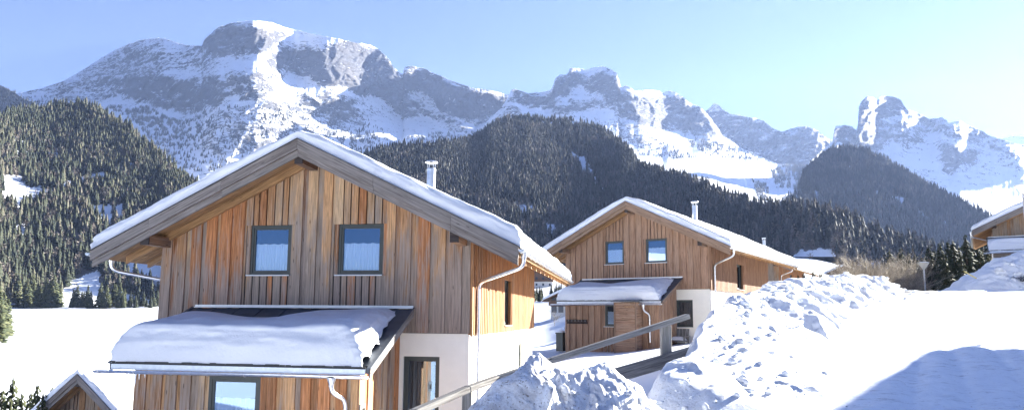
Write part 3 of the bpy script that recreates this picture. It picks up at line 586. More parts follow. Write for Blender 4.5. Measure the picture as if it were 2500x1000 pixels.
# ================================================================== CHALETS
ZB = 2.65; HW = 4.075; LEN = 11.05; RS = .491; RX = 5.375; RY0, RY1 = -1.0, 13.4; ZR = 7.24
def roof_z(x): return ZR-RS*abs(x)
CORAL = [(.58, .25, .105), (.34, .165, .08), (.66, .39, .2), (.46, .25, .13), (.74, .52, .31), (.27, .115, .06), (.55, .37, .22)]
M = {}
M['wood_a'] = mat_wood('weathered_larch_boards', CORAL, (.31, .265, .235), .68, zfade=(3.0, 6.2))
M['wood_low'] = mat_wood('larch_boards', CORAL, (.34, .28, .24), .5)
M['wood_b'] = mat_wood('plain_brown_boards', [(.40, .245, .16), (.43, .265, .175), (.37, .225, .145), (.45, .285, .19)], (.39, .26, .18), .3, bumpk=.2)
M['wood_c'] = mat_wood('bleached_boards', [(.36, .2, .1), (.4, .27, .17), (.28, .17, .1), (.46, .33, .22)], (.3, .25, .2), .62, zfade=(3.0, 6.0))
M['slat'] = mat_wood('orange_slats', [(.42, .205, .09), (.37, .17, .075), (.47, .245, .11), (.34, .165, .08)], (.31, .2, .13), .3)
M['slat_b'] = mat_wood('brown_slats', [(.36, .205, .125), (.33, .19, .115), (.39, .23, .14)], (.26, .15, .09), .25)
M['barge'] = mat_wood('grey_barge_boards', [(.21, .18, .165), (.25, .215, .2), (.17, .15, .14)], (.27, .245, .23), .75, bumpk=.8)
M['barge_b'] = mat_wood('brown_barge_boards', [(.31, .205, .14), (.34, .225, .155)], (.30, .21, .15), .4)
M['soffit'] = mat_wood('soffit_timber', [(.46, .27, .13), (.52, .31, .15), (.40, .23, .11)], (.33, .22, .14), .3)
M['purlin'] = mat_wood('purlin_timber', [(.36, .21, .12), (.30, .17, .10)], (.2, .14, .11), .5)
M['darkend'] = mat_wood('dark_end_grain', [(.05, .035, .03), (.07, .05, .04)], (.06, .05, .05), .5)
M['rail'] = mat_wood('grey_railing_wood', [(.25, .235, .22), (.22, .205, .195)], (.33, .32, .30), .8, bumpk=1.2, gscale=1.5)
M['plaster'] = mat_plain('white_plaster', (.94, .90, .80), .85, 0, .03, 3.)
M['plinth'] = mat_plain('grey_plinth', (.3, .29, .28), .8)
M['metal'] = mat_plain('galvanised_steel', (.72, .74, .77), .28, .9, .12, 9.)
M['tin'] = mat_plain('pale_sheet_metal', (.62, .68, .76), .4, .55, .1, 9.)
M['panel'] = mat_plain('dark_roof_sheet', (.10, .115, .14), .45, .3, .2, 3.)
M['frame'] = mat_plain('grey_green_window_frame', (.055, .065, .062), .45, 0, .1)
M['sill'] = mat_plain('pale_sill', (.62, .64, .66), .35, .5, .05)
M['dark'] = mat_plain('dark_interior', (.03, .028, .027), .9)
M['black'] = mat_plain('blackened_tile_edge', (.05, .05, .052), .7)
M['room'] = mat_plain('room_wall', (.25, .2, .16), .9)
M['door'] = mat_plain('brown_door_curtain', (.11, .085, .07), .8, 0, .3, 2.)
t = NT('curtain_cloth'); M['curtain'] = t.fin((.9, .92, .95), .9, 0, .1)
t = NT('window_glass'); g = t.new('ShaderNodeBsdfGlossy'); g.inputs['Roughness'].default_value = .01; g.inputs['Color'].default_value = (.55, .74, 1, 1)
tr = t.new('ShaderNodeBsdfTransparent'); tr.inputs['Color'].default_value = (.93, .97, 1, 1); lw = t.new('ShaderNodeFresnel'); lw.inputs[0].default_value = 1.5
f = t.math('ADD', t.math('MULTIPLY', lw.outputs[0], 1.6), .10, True); mx = t.new('ShaderNodeMixShader'); t.l(f, mx.inputs[0]); t.l(tr.outputs[0], mx.inputs[1]); t.l(g.outputs[0], mx.inputs[2]); t.l(mx.outputs[0], t.out.inputs[0]); M['glass'] = t.m
M['rsnow'] = mat_snow('roof_snow', (.82, .85, .9), (.35, .8), 1.2)
M['ice'] = mat_snow('dirty_roof_snow_foot', (.60, .60, .62), (.4, .5), 3.)

def boards(mb, x0, x1, z0, ztop, y_in, y_out, wmin, wmax, rnd, gap=.034, cover=True, axis='x', start=0):
    """vertical boarding between x0 and x1; every second board stands proud; ztop is a function of x"""
    x = x0; i = start
    while x < x1-1e-4:
        wd = rnd.uniform(wmin, wmax) if i % 2 == 0 else rnd.uniform(wmin*.75, wmax*.85)
        xe = min(x1, x+wd)
        if x1-xe < wmin*.5: xe = x1
        proud = cover and i % 2 == 0; yo = y_out-(.042 if proud else 0)
        a, b = (x-.018, xe+.018) if proud else (x+gap*.5, xe-gap*.5)
        a = max(a, x0); b = min(b, x1)
        mids = [a, b] if not (a < 0 < b) else [a, 0, b]
        tn = mb.rnd.random()
        for p, q in zip(mids[:-1], mids[1:]):
            mb.vboard(p, q, yo-.0015*rnd.random(), y_in, z0, ztop(p), ztop(q), tn)
        x = xe; i += 1
def window(root, x0, x1, z0, z1, yw, name='window', curtain=.62, mat='frame', sillw=.03, side=False, fw=.07, glassin=.0, sill=True, dark=True, seed=0, reveal=.10, room=None):
    """framed window in a wall facing -y at y = yw (side=True: wall facing +x at x = yw, x0..x1 run along y)"""
    def T(x, y, z): return (x, y, z) if not side else (yw-(y-yw), x, z)
    def B(mb, a0, a1, b0, b1, c0, c1, ax='z'):
        p = T(a0, b0, c0); q = T(a1, b1, c1); lo = [min(p[i], q[i]) for i in range(3)]; hi = [max(p[i], q[i]) for i in range(3)]
        mb.bx(lo[0], hi[0], lo[1], hi[1], lo[2], hi[2], ax)
    yi = yw+reveal
    m = MB(seed)
    for (a0, a1, c0, c1) in ((x0, x0+fw, z0, z1), (x1-fw, x1, z0, z1), (x0+fw, x1-fw, z0, z0+fw), (x0+fw, x1-fw, z1-fw, z1)): B(m, a0, a1, yi-.03, yi+.05, c0, c1)
    f2 = .05; X0, X1, Z0, Z1 = x0+fw, x1-fw, z0+fw, z1-fw
    for (a0, a1, c0, c1) in ((X0, X0+f2, Z0, Z1), (X1-f2, X1, Z0, Z1), (X0+f2, X1-f2, Z0, Z0+f2), (X0+f2, X1-f2, Z1-f2, Z1)): B(m, a0, a1, yi-.012, yi+.045, c0, c1)
    fr = m.build(name, M[mat], root, bevel=.004)
    m = MB(); B(m, X0+f2, X1-f2, yi+.012, yi+.018, Z0+f2, Z1-f2); m.build('pane', M['glass'], fr)
    if sill:
        m = MB(); B(m, x0-.05, x1+.02, yw-.09, yi-.03, z0-.028, z0-.002); m.build('sill', M['sill'], fr)
    m = MB()   # the dark room behind
    for (a0, a1, b0, b1, c0, c1) in ((x0-.3, x1+.3, yi+.9, yi+.92, z0-.3, z1+.2), (x0-.3, x0-.28, yi+.06, yi+.9, z0-.3, z1+.2), (x1+.28, x1+.3, yi+.06, yi+.9, z0-.3, z1+.2), (x0-.28, x1+.28, yi+.06, yi+.9, z1+.18, z1+.2), (x0-.28, x1+.28, yi+.06, yi+.9, z0-.3, z0-.28)): B(m, a0, a1, b0, b1, c0, c1)
    m.build('room', M[room or 'dark'], fr)
    if curtain:
        vs = []; n = 90; zt_ = Z0+(Z1-Z0)*curtain; rd = random.Random(seed+5); ph = rd.random()*6
        for i in range(n+1):
            xx = X0+(X1-X0)*i/n; yy = yi+.055+.016*math.sin(i*.95+ph+.8*math.sin(i*.21))
            for z_ in (Z0-.0, zt_+.008*math.sin(i*.3)): vs.append(T(xx, yy, z_))
        V = np.array(vs); Fq = np.array([[2*i, 2*i+2, 2*i+3, 2*i+1] for i in range(n)]); c = mesh_np('curtain', V, Fq, M['curtain'], fr, smooth=True)
    return fr
def snow_slab(name, parent, f0, x0, x1, y0, y1, T, nx, ny, seed, rr=.16, slope_fn=None, mat='rsnow', edges=(1, 1, 1, 1), wav=.04, over=.03, thin_ridge=.0, p=2.6):
    """slab of settled snow over the roof plane f0(x, y); rounded free edges: (x0, x1, y0, y1)"""
    def dist(n, r):   # denser towards the ends
        t = np.linspace(0, 1, n); return t-np.sin(2*np.pi*t)/(2*np.pi)*.93
    xs = x0+(x1-x0)*dist(nx, 0); ys = y0+(y1-y0)*dist(ny, 0)
    X, Y = np.meshgrid(xs, ys, indexing='ij'); w1 = .05*perlin(X*1.7+seed, Y*1.7, seed); 
    d = [(X-x0), (x1-X), (Y-y0), (y1-Y)]; e = np.ones(X.shape)
    for k in range(4):
        if edges[k]:
            q = np.clip(d[k]/(rr*edges[k]), 0, 1); e = e*(1-(1-q)**p)**(1/p)
    Tt = T*(1+.10*perlin(X*.9, Y*.9, seed+1)+.05*perlin(X*2.7, Y*2.7, seed+2))+wav*perlin(X*.55, Y*.55, seed+3)
    Tt = Tt-thin_ridge*np.exp(-(X/.5)**2)
    H = np.maximum(Tt*e, .0)
    base = f0(X, Y); Z = base+H+.004
    # free edges bulge and wobble
    hh = np.where(T > 0, np.clip(H/T, 0, 1.2), 0)
    bul = over*np.sin(np.clip(hh, 0, 1)*math.pi*.8); nz = .035*perlin(Y*1.6+X*1.6, hh*3, seed+4)+.02*perlin(Y*5+X*5, hh*6, seed+5)+.018*perlin(Y*.8+X*.8+9, hh*9, seed+6)
    XX = X.copy(); YY = Y.copy()
    for k, (A, sg) in enumerate(((XX, -1), (XX, 1), (YY, -1), (YY, 1))):
        if edges[k]:
            near = smooth(rr*1.1-d[k], 0, rr*.6); A += sg*(bul+nz*np.clip(hh*3, 0, 1))*near
    a, b = X.shape; V = np.stack([XX, YY, Z], -1).reshape(-1, 3); idx = np.arange(a*b).reshape(a, b)
    Vb = np.stack([X, Y, base+.004], -1).reshape(-1, 3)
    top = np.stack([idx[:-1, :-1], idx[1:, :-1], idx[1:, 1:], idx[:-1, 1:]], -1).reshape(-1, 4)
    rim = np.concatenate([idx[:, 0], idx[-1, 1:], idx[-2::-1, -1], idx[0, -2:0:-1]])
    n0 = len(V); rb = Vb[rim]; V = np.concatenate([V, rb]); k = np.arange(len(rim)); k2 = (k+1) % len(rim)
    sk = np.stack([rim[k2], rim[k], n0+k, n0+k2], -1)
    return mesh_np(name, V, np.concatenate([top, sk]), M[mat], parent, None, True)
def gutter(mb, p0, p1, r=.07, n=9):
    """open half-round gutter from p0 to p1"""
    p0, p1 = Vector(p0), Vector(p1); t = (p1-p0).normalized(); s = t.cross(Vector((0, 0, 1))).normalized(); up = Vector((0, 0, 1))
    prof = [s*math.cos(math.pi*k/n)*r-up*math.sin(math.pi*k/n)*r for k in range(n+1)]; prof += [q*.9 for q in prof[::-1]]
    m = len(prof); vs = [p0+q for q in prof]+[p1+q for q in prof]; fs = [(k, (k+1) % m, m+(k+1) % m, m+k) for k in range(m)]+[tuple(range(m))[::-1], tuple(range(m, 2*m))]
    mb.add(vs, fs, [[(0, 0)]*len(f) for f in fs], .5)
    for e_ in (p0, p1):   # end caps
        cap = [e_+q for q in prof[:n+1]]; mb.add(cap+[e_+up*.0], [tuple(range(n+1))], [[(0, 0)]*(n+1)], .5)
def clips(parent, p0, p1, step, r=.078):
    first = None; p0, p1 = Vector(p0), Vector(p1); L = (p1-p0).length; t = (p1-p0)/L; s = t.cross(Vector((0, 0, 1))).normalized(); n = int(L/step)
    for i in range(n+1):
        c = p0+t*(.12+(L-.24)*i/max(n, 1))
        if first is None:
            mb = MB(); mb.tube([s*math.cos(math.pi*k/8)*r-Vector((0, 0, 1))*math.sin(math.pi*k/8)*r for k in range(9)], .008, 5); first = b = mb.build('gutter_bracket', M['metal'], parent)
        else: b = first.copy(); COL.objects.link(b); b.parent = parent
        b.location = c
def chalet(name, label, loc, rz, style, seed, full=True, annex_up=0., door=True, chimney=(1.25, 6.0, 8.28), group='timber chalets with snow on the roof', adx=0.):
    S = style; rnd = random.Random(seed)
    root = empty(name, loc, rz); tag(root, label, 'chalet', group)
    soff = lambda x: roof_z(x)-.20
    AX0, AX1, AY = -2.75+adx, 2.315+adx*.2, -2.4
    wins = [(-1.66, -.56, 4.05, 5.30), (.70, 1.86, 4.05, 5.30)]
    # ---- masonry storey
    m = MB(seed); fy = .03
    if door: dx0, dx1, dz0, dz1 = 2.43, 3.33, .06, 2.10
    else: dx0, dx1, dz0, dz1 = 2.28, 3.14, .77, 2.12
    zt_ = ZB-.005
    for b in ((-HW+.03, dx0, fy, .3, -.8, zt_), (dx1, HW-.03, fy, .3, -.8, zt_), (dx0, dx1, fy, .3, dz1, zt_)): m.bx(*b)
    if dz0 > .1: m.bx(dx0, dx1, fy, .3, -.8, dz0)
    sx = HW-.03; wy0, wy1, wz0, wz1 = 7.5, 8.45, .75, 2.12
    for b in ((sx-.3, sx, .3, wy0, -.8, zt_), (sx-.3, sx, wy1, LEN-.03, -.8, zt_), (sx-.3, sx, wy0, wy1, -.8, wz0), (sx-.3, sx, wy0, wy1, wz1, zt_)): m.bx(*b)
    m.bx(-sx, -sx+.3, .3, LEN-.03, -.8, zt_); m.bx(-sx+.3, sx-.3, LEN-.33, LEN-.03, -.8, zt_)
    m.build('plaster_wall', M['plaster'], root)
    # ---- boarded upper front with two window openings
    m = MB(seed+1); f = soff; g = lambda c: (lambda x: c); wr = (.17, .27) if S['wall'] != 'wood_b' else (.19, .21)
    segs = [(-HW, wins[0][0]-.10), (wins[0][1]+.10, wins[1][0]-.10), (wins[1][1]+.10, HW)]
    for k, (a, b) in enumerate(segs):
        boards(m, a, b, ZB+.01*rnd.random(), f, .0, -.02, *wr, rnd, cover=True)
    for (a, b, c, d) in wins:
        boards(m, a-.10, b+.10, ZB, g(c-.03), .0, -.012, .19, .24, rnd, cover=False)
        boards(m, a-.14, b+.13, d+.0, f, .0, -.04, .19, .26, rnd, cover=False)
        m.bx(a-.10, a-.02, -.012, .09, c-.03, d); m.bx(b+.02, b+.10, -.012, .09, c-.03, d); m.bx(a-.02, a, .0, .12, c, d); m.bx(b, b+.02, .0, .12, c, d)
    m.bx(-HW+.02, -1.0, .0, .02, ZB, ZB+.4)
    front = m.build('front_boarding', M[S['wall']], root)
    # backing behind the boards
    m = MB(); zs = sorted({-HW+.05, 0., HW-.05} | {w_[0] for w_ in wins} | {w_[1] for w_ in wins})
    for a, b in zip(zs[:-1], zs[1:]):
        iswin = any(abs(a-w_[0]) < 1e-6 for w_ in wins); yb0, yb1 = .002, .12
        if iswin:
            w_ = [q for q in wins if abs(a-q[0]) < 1e-6][0]; m.vboard(a, b, yb0, yb1, ZB, w_[2], w_[2]); m.vboard(a, b, yb0, yb1, w_[3], f(a), f(b))
        else: m.vboard(a, b, yb0, yb1, ZB, f(a), f(b))
    m.vboard(-HW+.05, 0, LEN-.12, LEN, ZB, f(-HW), f(0)); m.vboard(0, HW-.05, LEN-.12, LEN, ZB, f(0), f(HW))
    m.bx(-HW+.05, -HW+.15, .12, LEN-.12, ZB, f(HW))
    # right side backing with the tall window opening
    y0, y1, z0, z1 = (4.35, 5.5, ZB+.14, 4.17)
    xs = HW-.06
    for b in ((.12, y0, ZB, f(HW)), (y1, LEN-.12, ZB, f(HW)), (y0, y1, ZB, z0), (y0, y1, z1, f(HW))): m.bx(xs-.1, xs, b[0], b[1], b[2], b[3])
    m.build('wall_backing', M['dark'], root)
    for k, (a, b, c, d) in enumerate(wins): window(root, a, b, c, d, .0, curtain=.64, seed=seed+k, reveal=.05, fw=.06)
    window(root, y0, y1, z0, z1, HW, side=True, curtain=0, seed=seed+7, reveal=.14)
    if full: window(root, wy0, wy1, wz0, wz1, sx, side=True, curtain=0, seed=seed+8, reveal=.12, name='window')
    # ---- side slats
    m = MB(seed+2); y = -.02; rz2 = roof_z(HW)-.21
    for q in ((0, y0, ZB-.02, rz2), (y1, LEN, ZB-.02, rz2), (y0, y1, ZB-.02, z0), (y0, y1, z1, rz2)): m.bx(xs+.005, HW-.002, q[0], q[1], q[2], q[3], 'z', .3)
    while y < LEN:
        wd = rnd.uniform(.10, .125); zl_ = ZB-.04-.02*rnd.random(); d_ = .05
        if y+wd > y0-.04 and y < y1+.04:
            m.bx(HW, HW+d_, y, y+wd, zl_, z0-.03); m.bx(HW, HW+d_, y, y+wd, z1, rz2)
        else: m.bx(HW, HW+d_, y, y+wd, zl_, rz2)
        y += .205
    m.bx(xs+.01, HW+.04, y0-.05, y0, z0-.02, z1); m.bx(xs+.01, HW+.04, y1, y1+.25 if False else y1+.05, z0-.02, z1)
    m.build('side_slats', M[S['slat']], root)
    m = MB(seed+22); y = 0
    while y < LEN: wd = rnd.uniform(.16, .22); m.bx(-HW-.02, -HW+.05, y, y+wd-.01, ZB, roof_z(HW)-.21); y += wd
    m.bx(-HW-.04, -HW, -.05, .14, ZB-.02, roof_z(HW)-.2); m.build('side_boarding', M[S['wall']], root)
    # ---- roof: deck, rafters, purlins, barge boards
    rf = MB(seed+3); th = .17
    for sg in (-1, 1):
        a = Vector((0, RY0+.06, ZR-.03)); e = Vector((sg*(RX-.02), 0, -RS*(RX-.02))); nrm = Vector((0, 0, -th))
        rf.box(a+nrm, Vector((0, RY1-RY0-.12, 0)), e, -nrm*.98, .5)
    roof = rf.build('roof', M['soffit'], root)
    m = MB(seed+31)   # soffit boards, across the slope
    for sg in (-1, 1):
        y = RY0+.08
        while y < 0:
            m.box((0, y, ZR-.03-th-.012), (sg*(RX-.05), 0, -RS*(RX-.05)), (0, .13, 0), (0, 0, .01)); y += .142
        y = 0.02
        while y < RY1-.1:
            xa = HW+.02; m.box((sg*xa, y, roof_z(xa)-.03-th-.012), (sg*(RX-.05-xa), 0, -RS*(RX-.05-xa)), (0, .13, 0), (0, 0, .01)); y += .142
    m.build('soffit_boards', M['soffit'], roof)
    m = MB(seed+32)   # rake timbers against the front wall, rafter tails at the eaves
    for sg in (-1, 1):
        m.box((0, -.14, ZR-.03-th-.21), (sg*(RX-.3), 0, -RS*(RX-.3)), (0, .08, 0), (0, 0, .19))
        for yy in (.9, 1.9, 2.9, 3.9, 4.9, 5.9, 6.9, 7.9, 8.9, 9.9, 10.9, 11.8, 12.8):
            m.box((sg*HW, yy, roof_z(HW)-.03-th-.15), (sg*(RX-.12-HW), 0, -RS*(RX-.12-HW)), (0, .1, 0), (0, 0, .135))
        m.box((sg*(RX-.06), RY0+.05, roof_z(RX-.06)-.03-th-.02), (0, RY1-RY0-.1, 0), (sg*.028, 0, 0), (0, 0, .17))
    m.build('rafters', M['soffit'], roof)
    for (xc, w_, h_, zt2) in ((-.0, .2, .30, ZR-.28), (-HW+.10, .22, .24, roof_z(HW)-.25), (HW-.20, .2, .24, roof_z(HW)-.27)):
        m = MB(seed+int(xc*10)); m.bx(xc-w_/2, xc+w_/2, -.86, .05, zt2-h_, zt2, 'y'); pu = m.build('purlin', M[S['purlin']], root)
        m = MB(seed); m.bx(xc-w_/2-.003, xc+w_/2+.003, -.895, -.862, zt2-h_-.003, zt2+.003, 'x'); m.build('end_cap', M['darkend'], pu)
    for k, (yy, dy, zo, hgt, ext) in enumerate(((RY0, .05, 0., .25, 0.), (RY0+.06, .05, -.25, .17, -.02), (RY1-.05, .05, 0., .25, 0))):
        m = MB(seed+40+k)
        for sg in (-1, 1):
            L = RX+ext; parts_ = [(0, .36), (.36, .71), (.71, 1.)] if k < 2 else [(0, 1)]
            for (ta, tb) in parts_:
                xa, xb = L*ta+.002, L*tb-.003
                m.box((sg*xa, yy, ZR+zo-hgt-RS*xa), (sg*(xb-xa), 0, -RS*(xb-xa)), (0, dy, 0), (0, 0, hgt))
        m.build('barge_board', M[S['barge']], root)
    m = MB()
    for sg in (-1, 1): m.box((0, RY0-.02, ZR-.005), (sg*(RX+.01), 0, -RS*(RX+.01)), (0, .12, 0), (0, 0, .022))
    m.build('roof_edge_strip', M['black'], root)
    sn = snow_slab('roof_snow', root, lambda x, y: roof_z(x)+.0*y+.0, -RX-.02, RX+.04, RY0+.02, RY1-.02, .40, 230, 150, seed, rr=.2, over=.02, thin_ridge=.14, wav=.05)
    # ---- gutters
    gx = RX+.06; gz = roof_z(RX)-.06
    for sg in (-1, 1):
        m = MB(); gutter(m, (sg*gx, RY0-.02, gz), (sg*gx, RY1+.05, gz)); 
        gt = m.build('gutter', M['metal'], root, smooth=True)
        if full and sg > 0: clips(gt, (sg*gx, RY0, gz), (sg*gx, RY1, gz), .8)
        if sg > 0:
            m = MB(seed+9); y = RY0+.3; m.bx(RX-.09, RX-.075, RY0+.3, RY1, roof_z(RX)-.02, roof_z(RX)+.04)
            while y < RY1: m.bx(RX-.08, RX+.03, y, y+.10+.1*rnd.random(), roof_z(RX)+.0, roof_z(RX)+.035+.03*rnd.random()); y += .19
            m.build('tile_edge', M['black'], root)
    pr = .045
    def pipe(sg, y):
        P = [(sg*gx, y, gz-.06)] + arc((sg*gx, y, gz-.22), (sg*gx, y+.02, gz-.38), (sg*(gx-.22), y+.12, gz-.42)) + arc((sg*(HW+.28), y+.88, gz-.62), (sg*(HW+.10), y+.98, gz-.66), (sg*(HW+.10), y+.99, gz-.86)) + [(sg*(HW+.10), y+.99, .1)]
        m = MB(); m.tube(P, pr, 12); m.lathe((sg*gx, y, gz-.20), [(.05, 0), (.085, .14), (.085, .15)], 12)
        dp = m.build('downpipe', M['metal'], root, smooth=True)
        for z_ in (3.3, 1.9, .6):
            m = MB(); m.lathe((sg*(HW+.10), y+.99, z_), [(pr+.002, 0), (pr+.012, .004), (pr+.012, .03), (pr+.002, .034)], 12); m.bx(sg*(HW+.10)-.01 if sg > 0 else -(HW+.10)-.01, sg*(HW+.10)+.01, y+1.02, y+1.07, z_, z_+.03); m.build('pipe_clamp', M['metal'], dp)
    pipe(1, -.62)
    if full: pipe(-1, -.2)
    # ---- chimney
    cx, cy_, ct = chimney; m = MB(); zb = roof_z(cx)-.05
    m.lathe((cx, cy_, 0), [(.15, zb), (.15, ct-.34), (.162, ct-.34), (.162, ct-.31), (.14, ct-.31), (.14, ct-.28)], 20); 
    m.lathe((cx, cy_, 0), [(.15, zb+.66), (.165, zb+.67), (.165, zb+.71), (.15, zb+.72)], 20)
    ch = m.build('chimney', M['metal'], root, smooth=True)
    m = MB(); m.lathe((cx, cy_, 0), [(.0, ct-.0), (.14, ct-.02), (.215, ct-.06), (.22, ct-.075), (.16, ct-.10), (.0, ct-.11)], 20); 
    for k in range(4): a = math.pi/4+k*math.pi/2; m.tube([(cx+.12*math.cos(a), cy_+.12*math.sin(a), ct-.32), (cx+.16*math.cos(a), cy_+.16*math.sin(a), ct-.09)], .012, 6)
    m.build('chimney_cap', M['metal'], ch, smooth=True)
    # ---- lean-to in front
    up = annex_up; azt = 3.25+up; azf = 2.02+up; ayf = -2.75; sl = (azt-azf)/(-ayf); RXA0, RXA1 = -3.12+adx, 2.66+adx*.2
    rz_ = lambda y: azt+sl*y
    m = MB(seed+50); aw = wr
    ax0w, ax1w, az0w, az1w = S['awin']
    ft = lambda x: rz_(AY)-.16; G = lambda c: (lambda x: c)
    boards(m, AX0, ax0w-.08, -.7, ft, AY+.02, AY, *aw, rnd); boards(m, ax1w+.08, AX1, -.7, ft, AY+.02, AY, *aw, rnd)
    boards(m, ax0w-.08, ax1w+.08, -.7, G(az0w-.03), AY+.02, AY, .18, .22, rnd, cover=False)
    m.bx(ax0w-.08, ax1w+.08, AY-.012, AY+.02, az1w, ft(0), 'x'); m.bx(ax0w-.08, ax0w, AY, AY+.1, az0w-.03, az1w); m.bx(ax1w, ax1w+.08, AY, AY+.1, az0w-.03, az1w)
    boards_y = AY; y = AY; i = 0
    while y < -.001:
        wd = rnd.uniform(*aw); ye = min(0, y+wd); pr_ = .028 if i % 2 == 0 else 0; tn = m.rnd.random(); ov = .015 if pr_ else -.006
        za, zb_ = rz_(y)-.16, rz_(ye)-.16
        for sg, X_ in ((1, AX1), (-1, AX0)):
            o_ = len(m.v); x_in = X_-sg*.02; x_out = X_+sg*(.004+pr_); ya = max(AY-.03, y-ov); yb = min(-.05 if False else 0, ye+ov)
            vs = [(x_in, ya, -.7), (x_out, ya, -.7), (x_out, yb, -.7), (x_in, yb, -.7), (x_in, ya, za), (x_out, ya, za), (x_out, yb, zb_), (x_in, yb, zb_)]; q = [(p_[2]+tn*40, p_[0]+p_[1]) for p_ in vs]
            fs = [(3, 2, 1, 0), (4, 5, 6, 7), (0, 1, 5, 4), (1, 2, 6, 5), (2, 3, 7, 6), (3, 0, 4, 7)]
            if sg < 0: fs = [f_[::-1] for f_ in fs]
            m.add(vs, fs, [[q[k] for k in f_] for f_ in fs], tn)
        y = ye; i += 1
    lt = m.build('lean_to', M[S['low']], root)
    m = MB(); m.bx(AX0+.03, ax0w-.01, AY+.025, AY+.14, 0, ft(0)-.01); m.bx(ax1w+.01, AX1-.03, AY+.025, AY+.14, 0, ft(0)-.01); m.bx(ax0w-.01, ax1w+.01, AY+.025, AY+.14, 0, az0w); m.bx(ax0w-.01, ax1w+.01, AY+.025, AY+.14, az1w, ft(0)-.01)
    for X_ in (AX0+.03, AX1-.15): m.vboard(X_, X_+.12, AY+.14, -.03, 0, ft(0)-.02, ft(0)-.02)
    m.build('lean_to_backing', M['dark'], lt)
    window(root, ax0w, ax1w, az0w, az1w, AY, curtain=S['acur'], seed=seed+60, reveal=.03, room='room')
    m = MB(seed+51); m.box((RXA0, ayf, rz_(ayf)-.10), (0, -ayf, azt-azf), (RXA1-RXA0, 0, 0), (0, 0, .09)); ar = m.build('lean_to_roof', M['panel'], root)
    for X_ in (RXA0-.03, RXA1):
        m = MB(seed+52); m.box((X_, ayf+.02, rz_(ayf)-.18), (0, -ayf-.05, (azt-azf)*(-ayf-.05)/-ayf), (.03, 0, 0), (0, 0, .17)); m.build('verge_board', M[S['barge']], ar)
    for X_ in (RXA0-.05, RXA1-.03):
        m = MB(); m.box((X_, ayf-.02, rz_(ayf)-.005), (0, -ayf-.03, (azt-azf)*(-ayf-.03)/-ayf), (.08, 0, 0), (0, 0, .025)); m.build('verge_strip', M['panel'], ar)
    m = MB()
    for k in range(1, 9): xk = RXA0+(RXA1-RXA0)*k/9; m.box((xk, ayf+.04, rz_(ayf+.04)-.008), (0, -ayf-.1, sl*(-ayf-.1)), (.012, 0, 0), (0, 0, .02))
    m.build('roof_seams', M['panel'], ar)
    m = MB(); m.bx(RXA0+.05, RXA1+.02, -.07, -.052, azt-.02, azt+.05); m.bx(RXA0+.05, RXA1+.02, -.12, -.07, azt-.02, azt-.005); m.build('flashing', M['sill'], ar)
    m = MB(); m.bx(RXA0+.05, RXA1-.06, ayf-.03, ayf-.015, rz_(ayf)-.12, rz_(ayf)-.012); m.bx(RXA0+.05, RXA1-.06, ayf-.07, ayf-.03, rz_(ayf)-.125, rz_(ayf)-.115); m.build('drip_sheet', M['tin'], ar)
    m = MB(seed+3); x = RXA0; m.bx(RXA0, RXA1-.05, ayf+.055, ayf+.075, rz_(ayf), rz_(ayf)+.05)
    while x < RXA1-.1: wd = rnd.uniform(.08, .3); m.bx(x, min(x+wd, RXA1-.05), ayf-.012, ayf+.06, rz_(ayf)-.004, rz_(ayf)+.03+.02*rnd.random()); x += wd+.01
    m.build('tile_edge', M['black'], ar)
    m = MB(); gz2 = rz_(ayf)-.14; gutter(m, (RXA0-.27, ayf-.10, gz2), (RXA1+.02, ayf-.10, gz2), .065); gt = m.build('gutter', M['metal'], root, smooth=True)
    if full: clips(gt, (RXA0-.27, ayf-.10, gz2), (RXA1+.02, ayf-.10, gz2), .78, .07)
    gxp = S['agp']; P = [(gxp, ayf-.1, gz2-.05)]+arc((gxp, ayf-.1, gz2-.2), (gxp, ayf-.1, gz2-.33), (gxp+.07, ayf+.02, gz2-.40), 4)+arc((gxp+.13, ayf+.13, gz2-.46), (gxp+.17, ayf+.22, gz2-.52), (gxp+.17, ayf+.24, gz2-.68), 4)+[(gxp+.17, ayf+.24, .05)]
    m = MB(); m.tube(P, .045, 12); m.lathe((gxp, ayf-.1, gz2-.22), [(.05, 0), (.055, .06), (.10, .17), (.10, .18)], 12); dp = m.build('downpipe', M['metal'], root, smooth=True)
    m = MB(); m.lathe((gxp+.17, ayf+.24, gz2-.80), [(.046, 0), (.058, .004), (.058, .03), (.046, .034)], 12); m.build('pipe_clamp', M['metal'], dp)
    # snow on the lean-to, slid back from the wall, thick at the front
    def lean_snow():
        nx, ny = 220, 90; s_ = np.linspace(0, 1, nx); q_ = np.linspace(0, 1, ny); s_ = s_-np.sin(2*np.pi*s_)/(2*np.pi)*.9; q_ = q_-np.sin(2*np.pi*q_)/(2*np.pi)*.8
        U, Q = np.meshgrid(s_, q_, indexing='ij')
        xl = RXA0+.02; xr = RXA1-.12-.24*Q
        yb = -.40+.14*np.sin(U*5.2+2.4)+.06*np.sin(U*13)+.28*smooth(U, .45, .8)*1.0-.25*smooth(U, .93, 1.)
        X = xl+(xr-xl)*U+.05*perlin(Q*4, U*0+seed, seed)*U; Y = (ayf+.01)*(1-Q)+yb*Q
        wob = .05*perlin(X*1.2, Y*0, seed+1)
        e = np.ones(X.shape)
        for d, r, pp in ((X-xl, .6, 2.2), (xr-X, .55, 1.8), (Y-ayf-.01, .24, 2.7), (yb-Y, .4, 1.8)): k = np.clip(d/r, 0, 1); e = e*(1-(1-k)**pp)**(1/pp)
        Tk = .80*S.get('asn', 1.)*(1-.97*Q**1.1)+.05*perlin(X*.8, Y*.8, seed+2)+.025*perlin(X*2.2, Y*2.2, seed+3)+.02*perlin(X*6, Y*6, seed+6)*smooth(U, .75, 1)
        H = Tk*e; hh = H/.6
        Z = rz_(Y)+.01+H
        near = smooth(.16-(Y-ayf), 0, .1)
